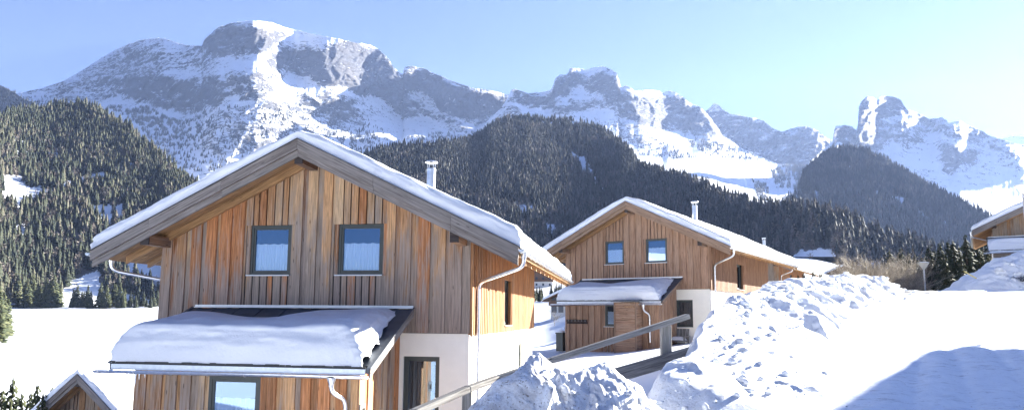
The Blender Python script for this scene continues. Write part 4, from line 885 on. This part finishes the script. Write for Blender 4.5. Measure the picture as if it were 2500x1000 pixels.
        Y2 = Y-near*(.03*np.sin(np.clip(hh, 0, 1)*2.6)+.03*perlin(X*1.1, hh*4, seed+4)+.012*perlin(X*4, hh*8, seed+5)+.016*perlin(X*.45, hh*11, seed+15)-.05*smooth(hh, .6, 1.1)-.0)
        nl_ = smooth(.3-(X-xl), 0, .2); X2 = X-nl_*(.05*np.sin(hh*3)+.04*perlin(Y*1.5, hh*4, seed+7))
        rt = smooth(.5-(xr-X), 0, .4); X2 = X2+rt*.06*perlin(Y*3, hh*3, seed+8)+rt*.03*perlin(Y*8, hh*8, seed+9)
        V = np.stack([X2, Y2, Z], -1).reshape(-1, 3); idx = np.arange(nx*ny).reshape(nx, ny)
        top = np.stack([idx[:-1, :-1], idx[1:, :-1], idx[1:, 1:], idx[:-1, 1:]], -1).reshape(-1, 4)
        return mesh_np('lean_to_snow', V, top, M['rsnow'], ar, None, True)
    lean_snow()
    # door or window in the plaster
    if door:
        fr = window(root, dx0, dx1, dz0, dz1, fy, name='glazed_door', curtain=0, seed=seed+70, reveal=.10, fw=.07, sill=False, room='door')
        m = MB(); m.bx(dx1-.115, dx1-.095, fy+.03, fy+.085, 1.05, 1.08); m.bx(dx1-.20, dx1-.10, fy+.025, fy+.04, 1.055, 1.075); m.bx(dx1-.125, dx1-.085, fy+.07, fy+.08, .98, 1.14); m.build('handle', M['metal'], fr)
        m = MB(seed+71)
        for k in range(9): m.bx(dx0+.14+k*.058, dx0+.19+k*.058, fy+.20, fy+.21, dz0+.1, dz1-.13)
        m.build('door_curtain', M['door'], fr)
    else:
        fr = window(root, dx0, dx1, dz0, dz1, fy, curtain=0, seed=seed+70, reveal=.10, sill=True, room='door')
        m = MB(seed+71)
        for k in range(9): m.bx(dx0+.13+k*.062, dx0+.18+k*.062, fy+.20, fy+.21, dz0+.1, dz1-.1)
        m.build('blind', M['door'], fr)
    return root
STA = dict(wall='wood_a', low='wood_low', slat='slat', barge='barge', purlin='purlin', awin=(-1.02, .16, .5, 1.77), acur=.66, agp=1.93)
STB = dict(wall='wood_b', low='wood_b', slat='slat_b', barge='barge_b', purlin='barge_b', awin=(-.50, .40, .77, 1.86), acur=.7, agp=1.75, asn=.85)
STC = dict(wall='wood_c', low='wood_c', slat='slat', barge='barge', purlin='purlin', awin=(-.8, .3, .7, 1.75), acur=.6, agp=1.93)
def corner(o, yaw):   # front right corner -> centre of the front wall
    return (o[0]-HW*math.cos(yaw), o[1]+HW*math.sin(yaw), o[2])
A = chalet('chalet', 'largest chalet, streaked orange and grey boards above white stucco, glazed door behind the railing', (*corner((-.968, 16.0, 0), YA)[:2], -3.10), -YA, STA, 11)
B_ = chalet('chalet', 'plain evenly brown timber chalet standing behind the wooden railing, second along the road', (*corner((9.807, 33.15, 0), YB)[:2], -1.30), -YB, STB, 23, door=False, chimney=(1.25, 6.0, 8.15))
C_ = chalet('chalet', 'chalet peeping out behind the plain brown one, only eaves and downpipe above the snow bank', (*corner((25.9, 65., 0), YB)[:2], .15), -YB, STC, 37, full=False)
_x = at(2424, 560, 50.)
D_ = chalet('chalet', 'weathered chalet above the tall snow bank across the road, cut off by the picture edge', (_x[0]+HW*math.cos(YB), 50.-HW*math.sin(YB), 1.95), -YB, STC, 53, full=True, annex_up=.85, adx=-1.35)
_f = (20.2, 20.75); _y = R(102)
F_ = chalet('chalet', 'chalet right of the road, outside the picture, casting its shadow across the road', (_f[0]+RX*math.cos(_y)+math.sin(_y), _f[1]-RX*math.sin(_y)+math.cos(_y), .3), -_y, STC, 67, full=False)

for k, (xi, li) in enumerate([(-2.62, .12), (-2.55, .2), (-2.50, .09), (-2.41, .24), (-2.33, .14), (-2.2, .1)]):
    m = MB(); m.tube([(xi, -2.85, 1.83), (xi, -2.85, 1.83-li*.6), (xi+.003, -2.85, 1.83-li)], [.014, .008, .001], 7); m.build('icicle', M['tin'], A, smooth=True)
# ================================================================== RAILING
def bar(mb, p, q, w_, h_, tint=None):
    """squared timber from p to q, w_ wide and h_ deep"""
    p, q = Vector(p), Vector(q); d = (q-p); s_ = d.cross(Vector((0, 0, 1))).normalized(); u_ = s_.cross(d).normalized()
    mb.box(p-s_*w_/2-u_*h_/2, d, s_*w_, u_*h_, tint)
p1b, p1t = at(1613, 1010, 10.), at(1626, 790, 10.); p2t = at(1139, 950, 8.6)
def pt(x, y, s): return Vector(at(x, y, s))
rail = empty('railing', (1.9, 10.0, -1.9)); tag(rail, 'bleached grey timber railing climbing from the stucco wall to the snow bank', 'railing')
def child(o): o.parent = rail; o.location = (-1.9, -10.0, 1.9); return o
m = MB(5); x = p1t[0]; m.bx(x-.073, x+.073, 9.96, 10.11, -2.2, p1t[2]-.02); child(m.build('post', M['rail'], None, bevel=.012))
m = MB(6); m.bx(p2t[0]-.06, p2t[0]+.06, 8.66, 8.78, -2.6, p2t[2]-.01); child(m.build('post', M['rail'], None, bevel=.01))
P = [pt(1680, 771, 9.85), pt(1345, 879, 9.35), pt(1215, 922, 9.0), pt(1140, 949, 8.55), pt(1010, 1006, 7.9), pt(860, 1065, 7.2)]
m = MB(7)
for a, b in zip(P[:-1], P[1:]):
    if (b-P[1]).length < 1e-6 or True: bar(m, a, b, .12 if b is not P[-1] else .12, .075)
child(m.build('handrail', M['rail'], None, bevel=.012))
m = MB(8); bar(m, pt(1687, 862, 9.95), pt(1480, 922, 9.55), .06, .20); child(m.build('lower_rail', M['rail'], None, bevel=.012))
# ================================================================== STREET LAMPS
t = NT('white_lamp_shade'); tl = t.new('ShaderNodeBsdfTranslucent'); tl.inputs[0].default_value = (.9, .87, .78, 1); df = t.new('ShaderNodeBsdfDiffuse'); df.inputs[0].default_value = (.9, .88, .8, 1); mx = t.new('ShaderNodeMixShader'); mx.inputs[0].default_value = .6; t.l(df.outputs[0], mx.inputs[1]); t.l(tl.outputs[0], mx.inputs[2]); t.l(mx.outputs[0], t.out.inputs[0]); M['lampw'] = t.m; M['pole'] = mat_plain('grey_lamp_pole', (.35, .36, .38), .4, .6)
def lamp(x, yt, s, zbase, label):
    p = at(x, yt, s); h = p[2]-zbase; r = empty('street_lamp', (p[0], p[1], zbase)); tag(r, label, 'street lamp', 'street lamps along the road')
    m = MB(); m.tube([(0, 0, 0), (0, 0, 1.1), (0, 0, 1.12), (0, 0, h-.38)], [.09, .09, .06, .055], 14); m.build('pole', M['pole'], r, smooth=True)
    m = MB(); m.lathe((0, 0, h), [(.05, -.42), (.075, -.40), (.30, -.07), (.335, 0), (.33, .012)], 24); m.build('lamp_shade', M['lampw'], r, smooth=True)
    m = MB(); m.lathe((0, 0, h), [(.36, .0), (.37, .02), (.2, .06), (0, .07)], 24); m.lathe((0, 0, h), [(.36, .0), (0, -.002)], 24); m.build('lamp_lid', M['pole'], r, smooth=True)
lamp(2254.5, 641, 43., .3, 'street lamp with a white cone shade standing just beyond the road crest, before dark spruces')
lamp(2497, 453, 33., 1.2, 'street lamp at the picture edge with its pale shade above the half-cut chalet roof')
# ================================================================== THINGS AT THE BROWN CHALET
def local(rt, x, y, z): return rt.matrix_basis @ Vector((x, y, z))
def placed(name, house, x, y, z, label, cat, group=None):
    c, s_ = math.cos(house.rotation_euler.z), math.sin(house.rotation_euler.z); L = house.location
    r = empty(name, (L.x+c*x-s_*y, L.y+s_*x+c*y, L.z+z), house.rotation_euler.z); tag(r, label, cat, group); return r
lk = placed('storage_locker', B_, .95, -2.82, -.55, 'tall brown plank locker with a small dark tin roof against the lean-to', 'locker')
m = MB(3); W2, D2, H2 = .58, .34, 2.50
for k in range(17):
    z = k*.147; m.bx(-W2, W2, -D2, -D2+.025, z, z+.143, 'x'); m.bx(W2-.025, W2, -D2+.026, D2, z, z+.143, 'y'); m.bx(-W2, -W2+.025, -D2+.026, D2, z, z+.143, 'y')
m.build('plank_body', M['wood_b'], lk)
m = MB(4)
for (a, b) in ((-W2-.01, -W2+.07), (W2-.07, W2+.01)): m.bx(a, b, -D2-.02, -D2-.001, 0, H2)
m.bx(-W2+.07, W2-.07, -D2-.02, -D2-.001, H2-.07, H2); m.bx(-W2+.07, W2-.07, -D2-.02, -D2-.001, .0, .08); m.build('door_frame', M['barge_b'], lk)
m = MB(); m.bx(-.02, .42, -D2-.03, -D2-.021, H2-.24, H2-.21); m.build('hinge_strip', M['soffit'], lk)
m = MB(); m.box((-W2-.12, -D2-.14, H2+.02), (0, 2*D2+.16, .10), (2*W2+.24, 0, 0), (0, 0, .05)); m.build('tin_roof', M['panel'], lk)
nb = placed('plank_sign', B_, -2.05, -2.47, .98, 'short dark weathered plank fixed across the brown boards left of the window', 'plank')
m = MB(9)
m.bx(-.60, .60, -.035, 0, -.10, .0, 'x'); m.bx(-.62, .56, -.045, -.004, .008, .11, 'x'); m.build('boards', M['darkend'], nb)
m = MB(9)
for k in range(6): m.bx(-.5+k*.19, -.44+k*.19, -.052, -.046, .03, .08)
m.build('carved_marks', M['rail'], nb)
pl = placed('planter', B_, -3.15, -2.2, -.55, 'dark square planter box at the far corner of the brown lean-to', 'planter'); m = MB(); m.bx(-.2, .2, -.2, .2, 0, .9); m.bx(-.23, .23, -.23, .23, .9, .96); m.build('box', M['frame'], pl); 
m = MB(); m.lathe((0, 0, .96), [(.2, 0), (.19, .06), (.1, .12), (0, .13)], 12); m.build('snow_cap', M['rsnow'], pl, smooth=True)
bn = placed('garden_chair', B_, 2.55, -.55, -.28, 'grey wooden armchair holding a cushion of snow beside the brown lean-to', 'armchair')
m = MB(11)
for k in range(5): m.box((-.42+k*.17, .28, .34), (0, .22, .62), (.15, 0, 0), (0, .025, 0))
m.build('backrest', M['rail'], bn)
m = MB(12)
for k in range(4): m.bx(-.42, .42, -.3+k*.15, -.17+k*.15, .36, .39, 'x')
m.build('seat', M['rail'], bn)
for sx_ in (-.47, .40):
    m = MB(13); m.bx(sx_, sx_+.1, -.42, .36, .58, .61, 'y'); m.build('armrest', M['rail'], bn)
    for yy in (-.36, .25): m = MB(14); m.bx(sx_+.02, sx_+.08, yy, yy+.05, 0, .58); m.build('leg', M['rail'], bn)
xs_, ys_ = np.meshgrid(np.linspace(-.4, .4, 24), np.linspace(-.3, .3, 20), indexing='ij'); hz_ = .39+.20*np.clip(1-(np.abs(xs_)/.41)**4, 0, 1)*np.clip(1-(np.abs(ys_)/.31)**4, 0, 1)
grid_mesh('snow_cushion', xs_, ys_, hz_, M['rsnow'], None, bn)
# carved house number on the corner board of the near lean-to
hn = placed('house_number', A, 2.35, -2.28, 1.05, 'small house number 58 on the corner board of the near lean-to', 'number')
cu = bpy.data.curves.new('digits', 'FONT'); cu.body = '58'; cu.size = .17; cu.extrude = .006; cu.align_x = 'CENTER'; cu.materials.append(M['darkend'])
tmp = bpy.data.objects.new('tmp', cu); COL.objects.link(tmp); bpy.context.view_layer.update(); me_ = bpy.data.meshes.new_from_object(tmp.evaluated_get(bpy.context.evaluated_depsgraph_get())); bpy.data.objects.remove(tmp)
co = bpy.data.objects.new('digits', me_); COL.objects.link(co); co.parent = hn; co.rotation_euler = (R(90), 0, R(90)); co.location = (.035, 0, .02)
m = MB(); m.bx(0, .03, -.13, .13, -.05, .22); m.build('plate', M['rail'], hn)
# ================================================================== SMALL THINGS BY THE ROAD
p = at(2366, 669, 36.); mk = MB(1); a = pt(2354, 662, 37.5); b = pt(2384, 679, 37.8); bar(mk, a, b, .05, .05); M['yellow'] = mat_plain('yellow_stake_paint', (.75, .62, .22), .5)
tag(mk.build('snow_stake', M['yellow']), 'thin yellow snow stake leaning over at the foot of the tall snow bank', 'snow stake')
M['asphalt'] = mat_plain('wet_asphalt', (.16, .17, .2), .6, 0, .4, 3.)
cx, cy_ = at(2222, 703, 32.)[:2]; n = 28; V = [(cx, cy_, 0)]; rr = random.Random(4)
for k in range(n): q = rr.uniform(.7, 1.15); V.append((cx+.62*q*math.cos(6.283*k/n), cy_+1.5*q*math.sin(6.283*k/n), 0))
V = [(a_, b_, float(zt(a_, b_))+.085) for a_, b_, _ in V]
o = mesh_np('bare_road_patch', V, [(0, 1+k, 1+(k+1) % n) for k in range(n)], M['asphalt']); tag(o, kind='structure')
# ================================================================== STEEP GABLED HUT, LOWER LEFT
sv = (RS, ZR, HW, LEN, RX, RY1, ZB)
RS, HW, LEN, RX, RY1, ZB = .93, 3.0, 9.0, 3.9, 10.2, 2.65
ZR = 7.4
a = pt(191, 912, 31.)
E_ = chalet('chalet', 'steep-roofed hut far below at the lower left corner, only its gable peak showing', (a.x, a.y+1.0, a.z-ZR), R(-3), dict(STC), 91, full=False, chimney=(1.0, 5.0, 7.35))
RS, ZR, HW, LEN, RX, RY1, ZB = sv
# ================================================================== SINGLE TREES, SHRUBS, FAR HOUSES
M['bark'] = mat_plain('spruce_bark', (.10, .075, .06), .9)
def near_spruce(seed, dens=1., wid=.2):
    """branch whorls with hanging needle fans, height 1"""
    r = random.Random(seed); V = []; Fc = []; T = []
    n = int(26*dens)
    for i in range(n):
        z = .07+.91*(i/n)**.92; L = wid*(1-z)**.8*r.uniform(.8, 1.15)+.008; nb = max(5, int(11*(1-z)+5)); a0 = r.uniform(0, 6.3)
        for k in range(nb):
            if r.random() < .10: continue
            a = a0+6.283*k/nb+r.uniform(-.25, .25); l = L*r.uniform(.6, 1.15); dr = l*r.uniform(.12, .42); w_ = l*r.uniform(.22, .34)
            ca, sa = math.cos(a), math.sin(a); zz = z+r.uniform(-.012, .012); tn = min(1, max(0, r.gauss(.42, .2)))
            def P(u, v, dz): return (ca*u-sa*v, sa*u+ca*v, zz+dz)
            b = len(V); V += [P(.004, 0, .012), P(l*.45, w_*.8, -dr*.35), P(l*.5, 0, -dr*.2+.01), P(l*.45, -w_*.8, -dr*.35), P(l, 0, -dr), P(l*.62, w_*.35, -dr*.9-.02), P(l*.62, -w_*.35, -dr*.9-.02)]
            Fc += [(b, b+1, b+2), (b, b+2, b+3), (b+1, b+4, b+2), (b+2, b+4, b+3), (b+1, b+5, b+4), (b+3, b+4, b+6)]; T += [tn]*7
    b = len(V); V += [(.008, 0, .9), (-.004, .007, .9), (-.004, -.007, .9), (0, 0, 1.0)]; Fc += [(b, b+1, b+3), (b+1, b+2, b+3), (b+2, b, b+3)]; T += [.4]*4
    return V, Fc, T
def make_tree(name, crown, mat, label, cat, group, trunk=True):
    rt = empty(name); tag(rt, label, cat, group); V, Fc, T = crown
    mesh_np('crown', V, Fc, mat, rt, {'tint': T})
    m = MB(); m.tube([(0, 0, -.06), (0, 0, .3), (0, 0, .95)], [.016, .011, .002], 6); m.build('trunk', M['bark'], rt); return rt
def put(rt, x, y, z, h, rz, w_=1., label=None, group=None):
    rt.location = (x, y, z); rt.scale = (h*w_, h*w_, h); rt.rotation_euler = (0, 0, rz)
    if label: rt['label'] = label
    if group: rt['group'] = group
def dup(rt):
    c = rt.copy(); COL.objects.link(c)
    for ch in rt.children: d = ch.copy(); COL.objects.link(d); d.parent = c
    return c
M_N1 = mat_tree('near_spruce_needles', [(0, (.02, .028, .016)), (.4, (.045, .055, .028)), (.75, (.085, .09, .045)), (1., (.13, .12, .07))])
M_N2 = mat_tree('dark_spruce_needles', [(0, (.014, .02, .014)), (.4, (.03, .038, .024)), (.75, (.05, .056, .036)), (1., (.10, .09, .07))])
used = {}
protoN = {}
def spruce(px, ytop, s, base, label, group, kind='n', w_=1., seed=0, dens=1.):
    rr = random.Random(px*7+ytop); v = rr.randint(0, 3); key = (kind, v)
    if key not in protoN:
        protoN[key] = make_tree('spruce_tree', near_spruce(100+v*3+ord(kind), 1.0 if kind != 'l' else .6, .2), {'n': M_N1, 'd': M_N2, 'l': M_FORL}[kind], label, 'tree', group); rt = protoN[key]
    else: rt = dup(protoN[key])
    P = at(px, ytop, s); z = float(zt(P[0], P[1])) if base is None else base
    put(rt, P[0], P[1], z-.1, max(1.5, P[2]-z+.1), rr.uniform(0, 6.28), w_*rr.uniform(.9, 1.15), label, group); return rt
# right of the road crest
G = 'spruces behind the road crest'
for i, (px, yt, s) in enumerate([(2171, 606, 78), (2197, 600, 84), (2217, 611, 76), (2233, 616, 72), (2250, 622, 88), (2267, 592, 75), (2280, 606, 84), (2293, 588, 74), (2313, 585, 80), (2326, 583, 73), (2340, 598, 86), (2356, 566, 72), (2370, 592, 84), (2383, 576, 74), (2398, 590, 80), (2412, 572, 76), (2425, 585, 84), (2440, 590, 78), (2304, 612, 64), (2345, 615, 66), (2392, 605, 66), (2412, 612, 62)]):
    spruce(px, yt, s, .6, 'tall dark spruce in the close grove between the road crest and the half-cut chalet', G, 'd', 1.15)
spruce(2322, 641, 55, .6, 'small pale young spruce in front of the dark grove, right of the street lamp', None, 'l', 1.1)
# lower left corner
for (px, yt, s, l) in [(34, 910, 36, 'tall pointed spruce at the lower left corner, the highest of that clump'), (55, 948, 34, 'slim spruce with thin open crown at the lower left corner'), (94, 926, 33, 'dense full spruce just left of the steep hut roof'), (108, 950, 31, 'slender spruce touching the left roof edge of the steep hut'),
                       (8, 938, 38, 'spruce cut by the left picture edge at the bottom'), (78, 946, 37, 'short spruce standing between two taller ones at the lower left'), (128, 936, 52, 'thin spruce tip showing behind the steep hut roof')]:
    spruce(px, yt, s, None, l, None, 'n', .85)
# left shore of the field
for px, yt, s in [(0, 692, 255), (12, 708, 262), (22, 726, 268), (-12, 684, 250), (4, 735, 240)]:
    spruce(px, yt, s, None, 'olive spruce on the near left shore of the snowy field, at the picture edge', 'spruces on the left shore of the field', 'n', 1.3)
rr = random.Random(12)
for i in range(46):   # row along the far side of the field
    px = 42+i*7.6+rr.uniform(-3, 3)
    if 150 < px < 178 or 232 < px < 240: continue
    yt = 700+rr.uniform(-14, 14)-(22 if px < 140 else 0)+(14 if px > 300 else 0); s = rr.uniform(462, 488)
    spruce(int(px), yt, s, None, 'spruce in the front row along the far edge of the snowy field', 'front row of trees at the far edge of the field', 'n' if px < 320 else 'd', 1.25)
for i in range(22):   # dark trees seen in the gap between the two main chalets
    px = 1298+i*4.6+rr.uniform(-2, 2)
    if 1331 < px < 1342: continue
    spruce(int(px), 693+rr.uniform(-8, 12), rr.uniform(195, 215), None, 'dark spruce in the block of trees seen between the two main chalets', 'trees seen through the gap between the chalets', 'd', 1.0)
for px, yt, s in [(1962, 662, 58), (1985, 655, 62), (1948, 668, 54), (2003, 660, 60), (2050, 658, 66), (2066, 660, 60), (2078, 650, 70)]:
    spruce(px, yt, s, None, 'small young spruce rising just over the long snow bank by the hidden chalet', 'young spruces over the snow bank', 'd', 1.3)
# ---- bare shrubs and trees
def bare(seed, n0, lean, depth=4, up=.25, thick=.012):
    r = random.Random(seed); V = []; Fc = []; T = []
    def seg(p, q, ra, rb, tn):
        d = (q-p).normalized(); a = d.orthogonal().normalized(); b = d.cross(a); n = len(V)
        for c, rad in ((p, ra), (q, rb)):
            for k in range(3): V.append(tuple(c+(a*math.cos(k*2.094)+b*math.sin(k*2.094))*rad)); T.append(tn)
        for k in range(3): k2 = (k+1) % 3; Fc.append((n+k, n+k2, n+3+k2)); Fc.append((n+k, n+3+k2, n+3+k))
    def grow(p, d, L, rad, lev):
        tn = r.random(); m = 3
        for j in range(m):
            d = (d+Vector((r.gauss(0, .14), r.gauss(0, .14), up*.25))).normalized(); q = p+d*(L/m); seg(p, q, rad*(1-.28*j), rad*(1-.28*(j+1)), tn)
            if lev > 0:
                for _ in range(2 if lev > 1 else 3):
                    dd = (d+Vector((r.gauss(0, .6), r.gauss(0, .6), r.gauss(.1, .3)))).normalized(); grow(q, dd, L*r.uniform(.42, .62), rad*.5, lev-1)
            p = q
    for k in range(n0):
        a = 6.283*k/n0+r.uniform(-.4, .4); grow(Vector((.03*math.cos(a), .03*math.sin(a), -.05)), Vector((lean*math.cos(a), lean*math.sin(a), 1)).normalized(), r.uniform(.4, .62), thick, depth-1)
    return V, Fc, T
M_TW = mat_tree('tan_twigs', [(0, (.15, .125, .10)), (.5, (.29, .25, .20)), (1., (.44, .39, .32))])
M_TWD = mat_tree('dark_twigs', [(0, (.04, .033, .03)), (1., (.10, .08, .065))])
SH = [mesh_np('shrub', *bare(200+i, 8, .5, 4, .3, .014)[:2], M_TW, None, None) for i in range(3)]
for o in SH:
    at_ = o.data.attributes.new('tint', 'FLOAT', 'POINT'); at_.data.foreach_set('value', np.random.default_rng(3).random(len(o.data.vertices)//6+1).repeat(6)[:len(o.data.vertices)].astype(np.float32))
k = 0; rr = random.Random(9)
for px, yt, s in [(2088, 640, 50), (2100, 628, 55), (2112, 618, 52), (2124, 632, 48), (2136, 612, 56), (2148, 622, 50), (2160, 634, 47), (2172, 616, 55), (2184, 628, 50), (2196, 640, 47), (2208, 632, 54), (2118, 640, 45), (2142, 645, 45), (2168, 648, 45), (2190, 654, 44), (2130, 655, 43), (2156, 658, 43), (2176, 660, 43), (2104, 655, 46)]:
    o = SH[k % 3] if k < 3 else SH[k % 3].copy()
    if k >= 3: COL.objects.link(o)
    P = at(px, yt, s); z = .3; h = P[2]-z; o.location = (P[0], P[1], z); o.scale = (h*1.1, h*1.1, h*1.0); o.rotation_euler = (0, 0, rr.uniform(0, 6)); k += 1
    o.name = 'bare_shrub'; tag(o, 'tan leafless shrub in the thicket behind the road crest, left of the street lamp', 'shrub', 'leafless shrubs behind the road crest')
def bare_tree(px, yt, s, label, seed, base=None, w_=1., tan=False, group=None):
    V, Fc, T = bare(seed, 1, .05, 5, .2, .016); P = at(px, yt, s); z = float(zt(P[0], P[1])) if base is None else base; h = (P[2]-z)/max(v[2] for v in V)
    o = mesh_np('bare_tree', V, Fc, M_TW if tan else M_TWD, None, {'tint': T}); o.location = (P[0], P[1], z); o.scale = (h*w_, h*w_, h); tag(o, label, 'tree', group); return o
bare_tree(1975, 612, 430, 'single bare round-crowned tree on the shaded blue snowfield', 301, None, 1.3)
bare_tree(258, 822, 190, 'lone bare tree standing on the open white field left of the largest chalet', 302, None, .9, True)
bare_tree(2030, 606, 120, 'slim bare tree before the snowfield, left of the tan thicket', 303, None, .7, True)
bare_tree(2056, 596, 110, 'taller slim bare tree beside the tan thicket, right of its thinner neighbour', 304, None, .8, True)
bare_tree(1372, 782, 62, 'small leafless bush beside the far corner of the brown lean-to', 305, None, 1.2, True)
bare_tree(1352, 752, 105, 'thin bare tree on the snowy slope seen between the two main chalets', 306, None, .9, True)
# ---- far houses
M['fwhite'] = mat_plain('far_white_wall', (.7, .68, .64), .8); M['fbrown'] = mat_plain('far_brown_wood', (.14, .08, .05), .8); M['pane2'] = mat_plain('dark_panes', (.06, .07, .09), .2)
def far_house(px, y, s, wid, dep, h1, h2, rz, label, white=True):
    P = at(px, y, s); z = float(zt(P[0], P[1])); r = empty('farmhouse', (P[0], P[1], z), rz); tag(r, label, 'house')
    a = wid/2; hr = h1+h2; rise = wid*.22
    m = MB(); m.bx(-a, a, 0, dep, -1.5, h1); m.build('lower_wall', M['fwhite' if white else 'fbrown'], r)
    m = MB(); m.bx(-a-.05, a+.05, -.05, dep+.05, h1+.004, hr, 'z'); m.vboard(-a-.05, 0, -.05, dep+.05, hr, hr, hr+rise); m.vboard(0, a+.05, -.05, dep+.05, hr, hr+rise, hr); m.build('upper_wall', M['fbrown'], r)
    m = MB()
    for sg in (-1, 1): m.box((0, -1.2, hr+rise), (sg*(a+1.2), 0, -(rise)*(a+1.2)/a), (0, dep+2.4, 0), (0, 0, .2))
    rf = m.build('roof', M['fbrown'], r)
    m = MB()
    for sg in (-1, 1): m.box((0, -1.15, hr+rise+.21), (sg*(a+1.15), 0, -(rise)*(a+1.15)/a), (0, dep+2.3, 0), (0, 0, .45))
    m.build('snow', M['rsnow'], rf, bevel=.1)
    m = MB(); m.bx(-a, a, -1.0, -.06, h1+.1, h1+.25); m.bx(-a, a, -1.0, -.93, h1+.25, h1+1.0); m.build('balcony', M['fbrown'], r)
    for k in range(4):
        x = -a+wid*(k+.5)/4
        for zz in (h1*.35, h1+h2*.35): m = MB(); m.bx(x-.45, x+.45, -.10, -.055 if zz > h1 else -.005, zz, zz+1.1); m.build('window', M['pane2'], r)
    return r
far_house(1318, 690, 330, 13, 10, 3., 3.2, R(-5), 'far farmhouse with dark balcony above the trees between the two main chalets')
far_house(1378, 764, 120, 5.2, 5, 1.7, 1.3, R(-25), 'small white farmhouse with brown gable beside the far edge of the brown lean-to')
far_house(2058, 655, 190, 7.5, 5, 1.2, .6, R(-12), 'low dark barn under snow beyond the long snow bank', False)
# orange safety net on the piste, far left
M['net'] = mat_plain('orange_net', (.75, .22, .08), .7); P0, P1 = at(-20, 472, 700), at(58, 482, 700); m = MB()
m.box(P0, P1-P0, (0, .2, 0), (0, 0, 1.6)); tag(m.build('safety_net', M['net']), 'thin orange safety net across the snow patch on the left wooded hill', 'net')
# clump of brown hedge breaking out of the tall snow bank
V, Fc, T = bare(410, 16, 1.3, 4, .0, .02); P = at(2488, 667, 38.4); o = mesh_np('hedge_clump', V, Fc, M_TWD, None, {'tint': T}); o.location = (P[0], P[1], P[2]-.5); o.scale = (1.1, 1.1, .65); tag(o, 'brown hedge twigs breaking out of the tall snow bank at the picture edge', 'hedge')

# faint ski track over the field
xs_ = np.linspace(60, 300, 60); t_ = [at(x, 897-(x-60)*.085, 150) for x in xs_]; V = []
for q in t_:
    for d in (-.35, .35): V.append((q[0], q[1]+d*2.2, float(zt(q[0], q[1]+d*2.2))+.06))
o = mesh_np('ski_track', V, [(2*i, 2*i+2, 2*i+3, 2*i+1) for i in range(59)], mat_plain('trodden_snow', (.62, .66, .74), .8), smooth=True); tag(o, kind='structure')
# ================================================================== HAZE
m = bpy.data.materials.new('haze'); m.use_nodes = True; nt = m.node_tree; nt.nodes.clear()
o_ = nt.nodes.new('ShaderNodeOutputMaterial'); v = nt.nodes.new('ShaderNodeVolumePrincipled')
v.inputs['Color'].default_value = (.42, .57, .98, 1); v.inputs['Density'].default_value = HAZE; v.inputs['Anisotropy'].default_value = .2
nt.links.new(v.outputs[0], o_.inputs['Volume'])
mb = MB(); mb.bx(-7000, 8500, -300, 8200, -40, 2900); hz = mb.build('haze', m); tag(hz, kind='stuff')
print('TOPZ', max(float(q.Z.max()) for q in (mass, ridge, back, horn, far)), 'BOTZ', float(zt(X, Y).min()))
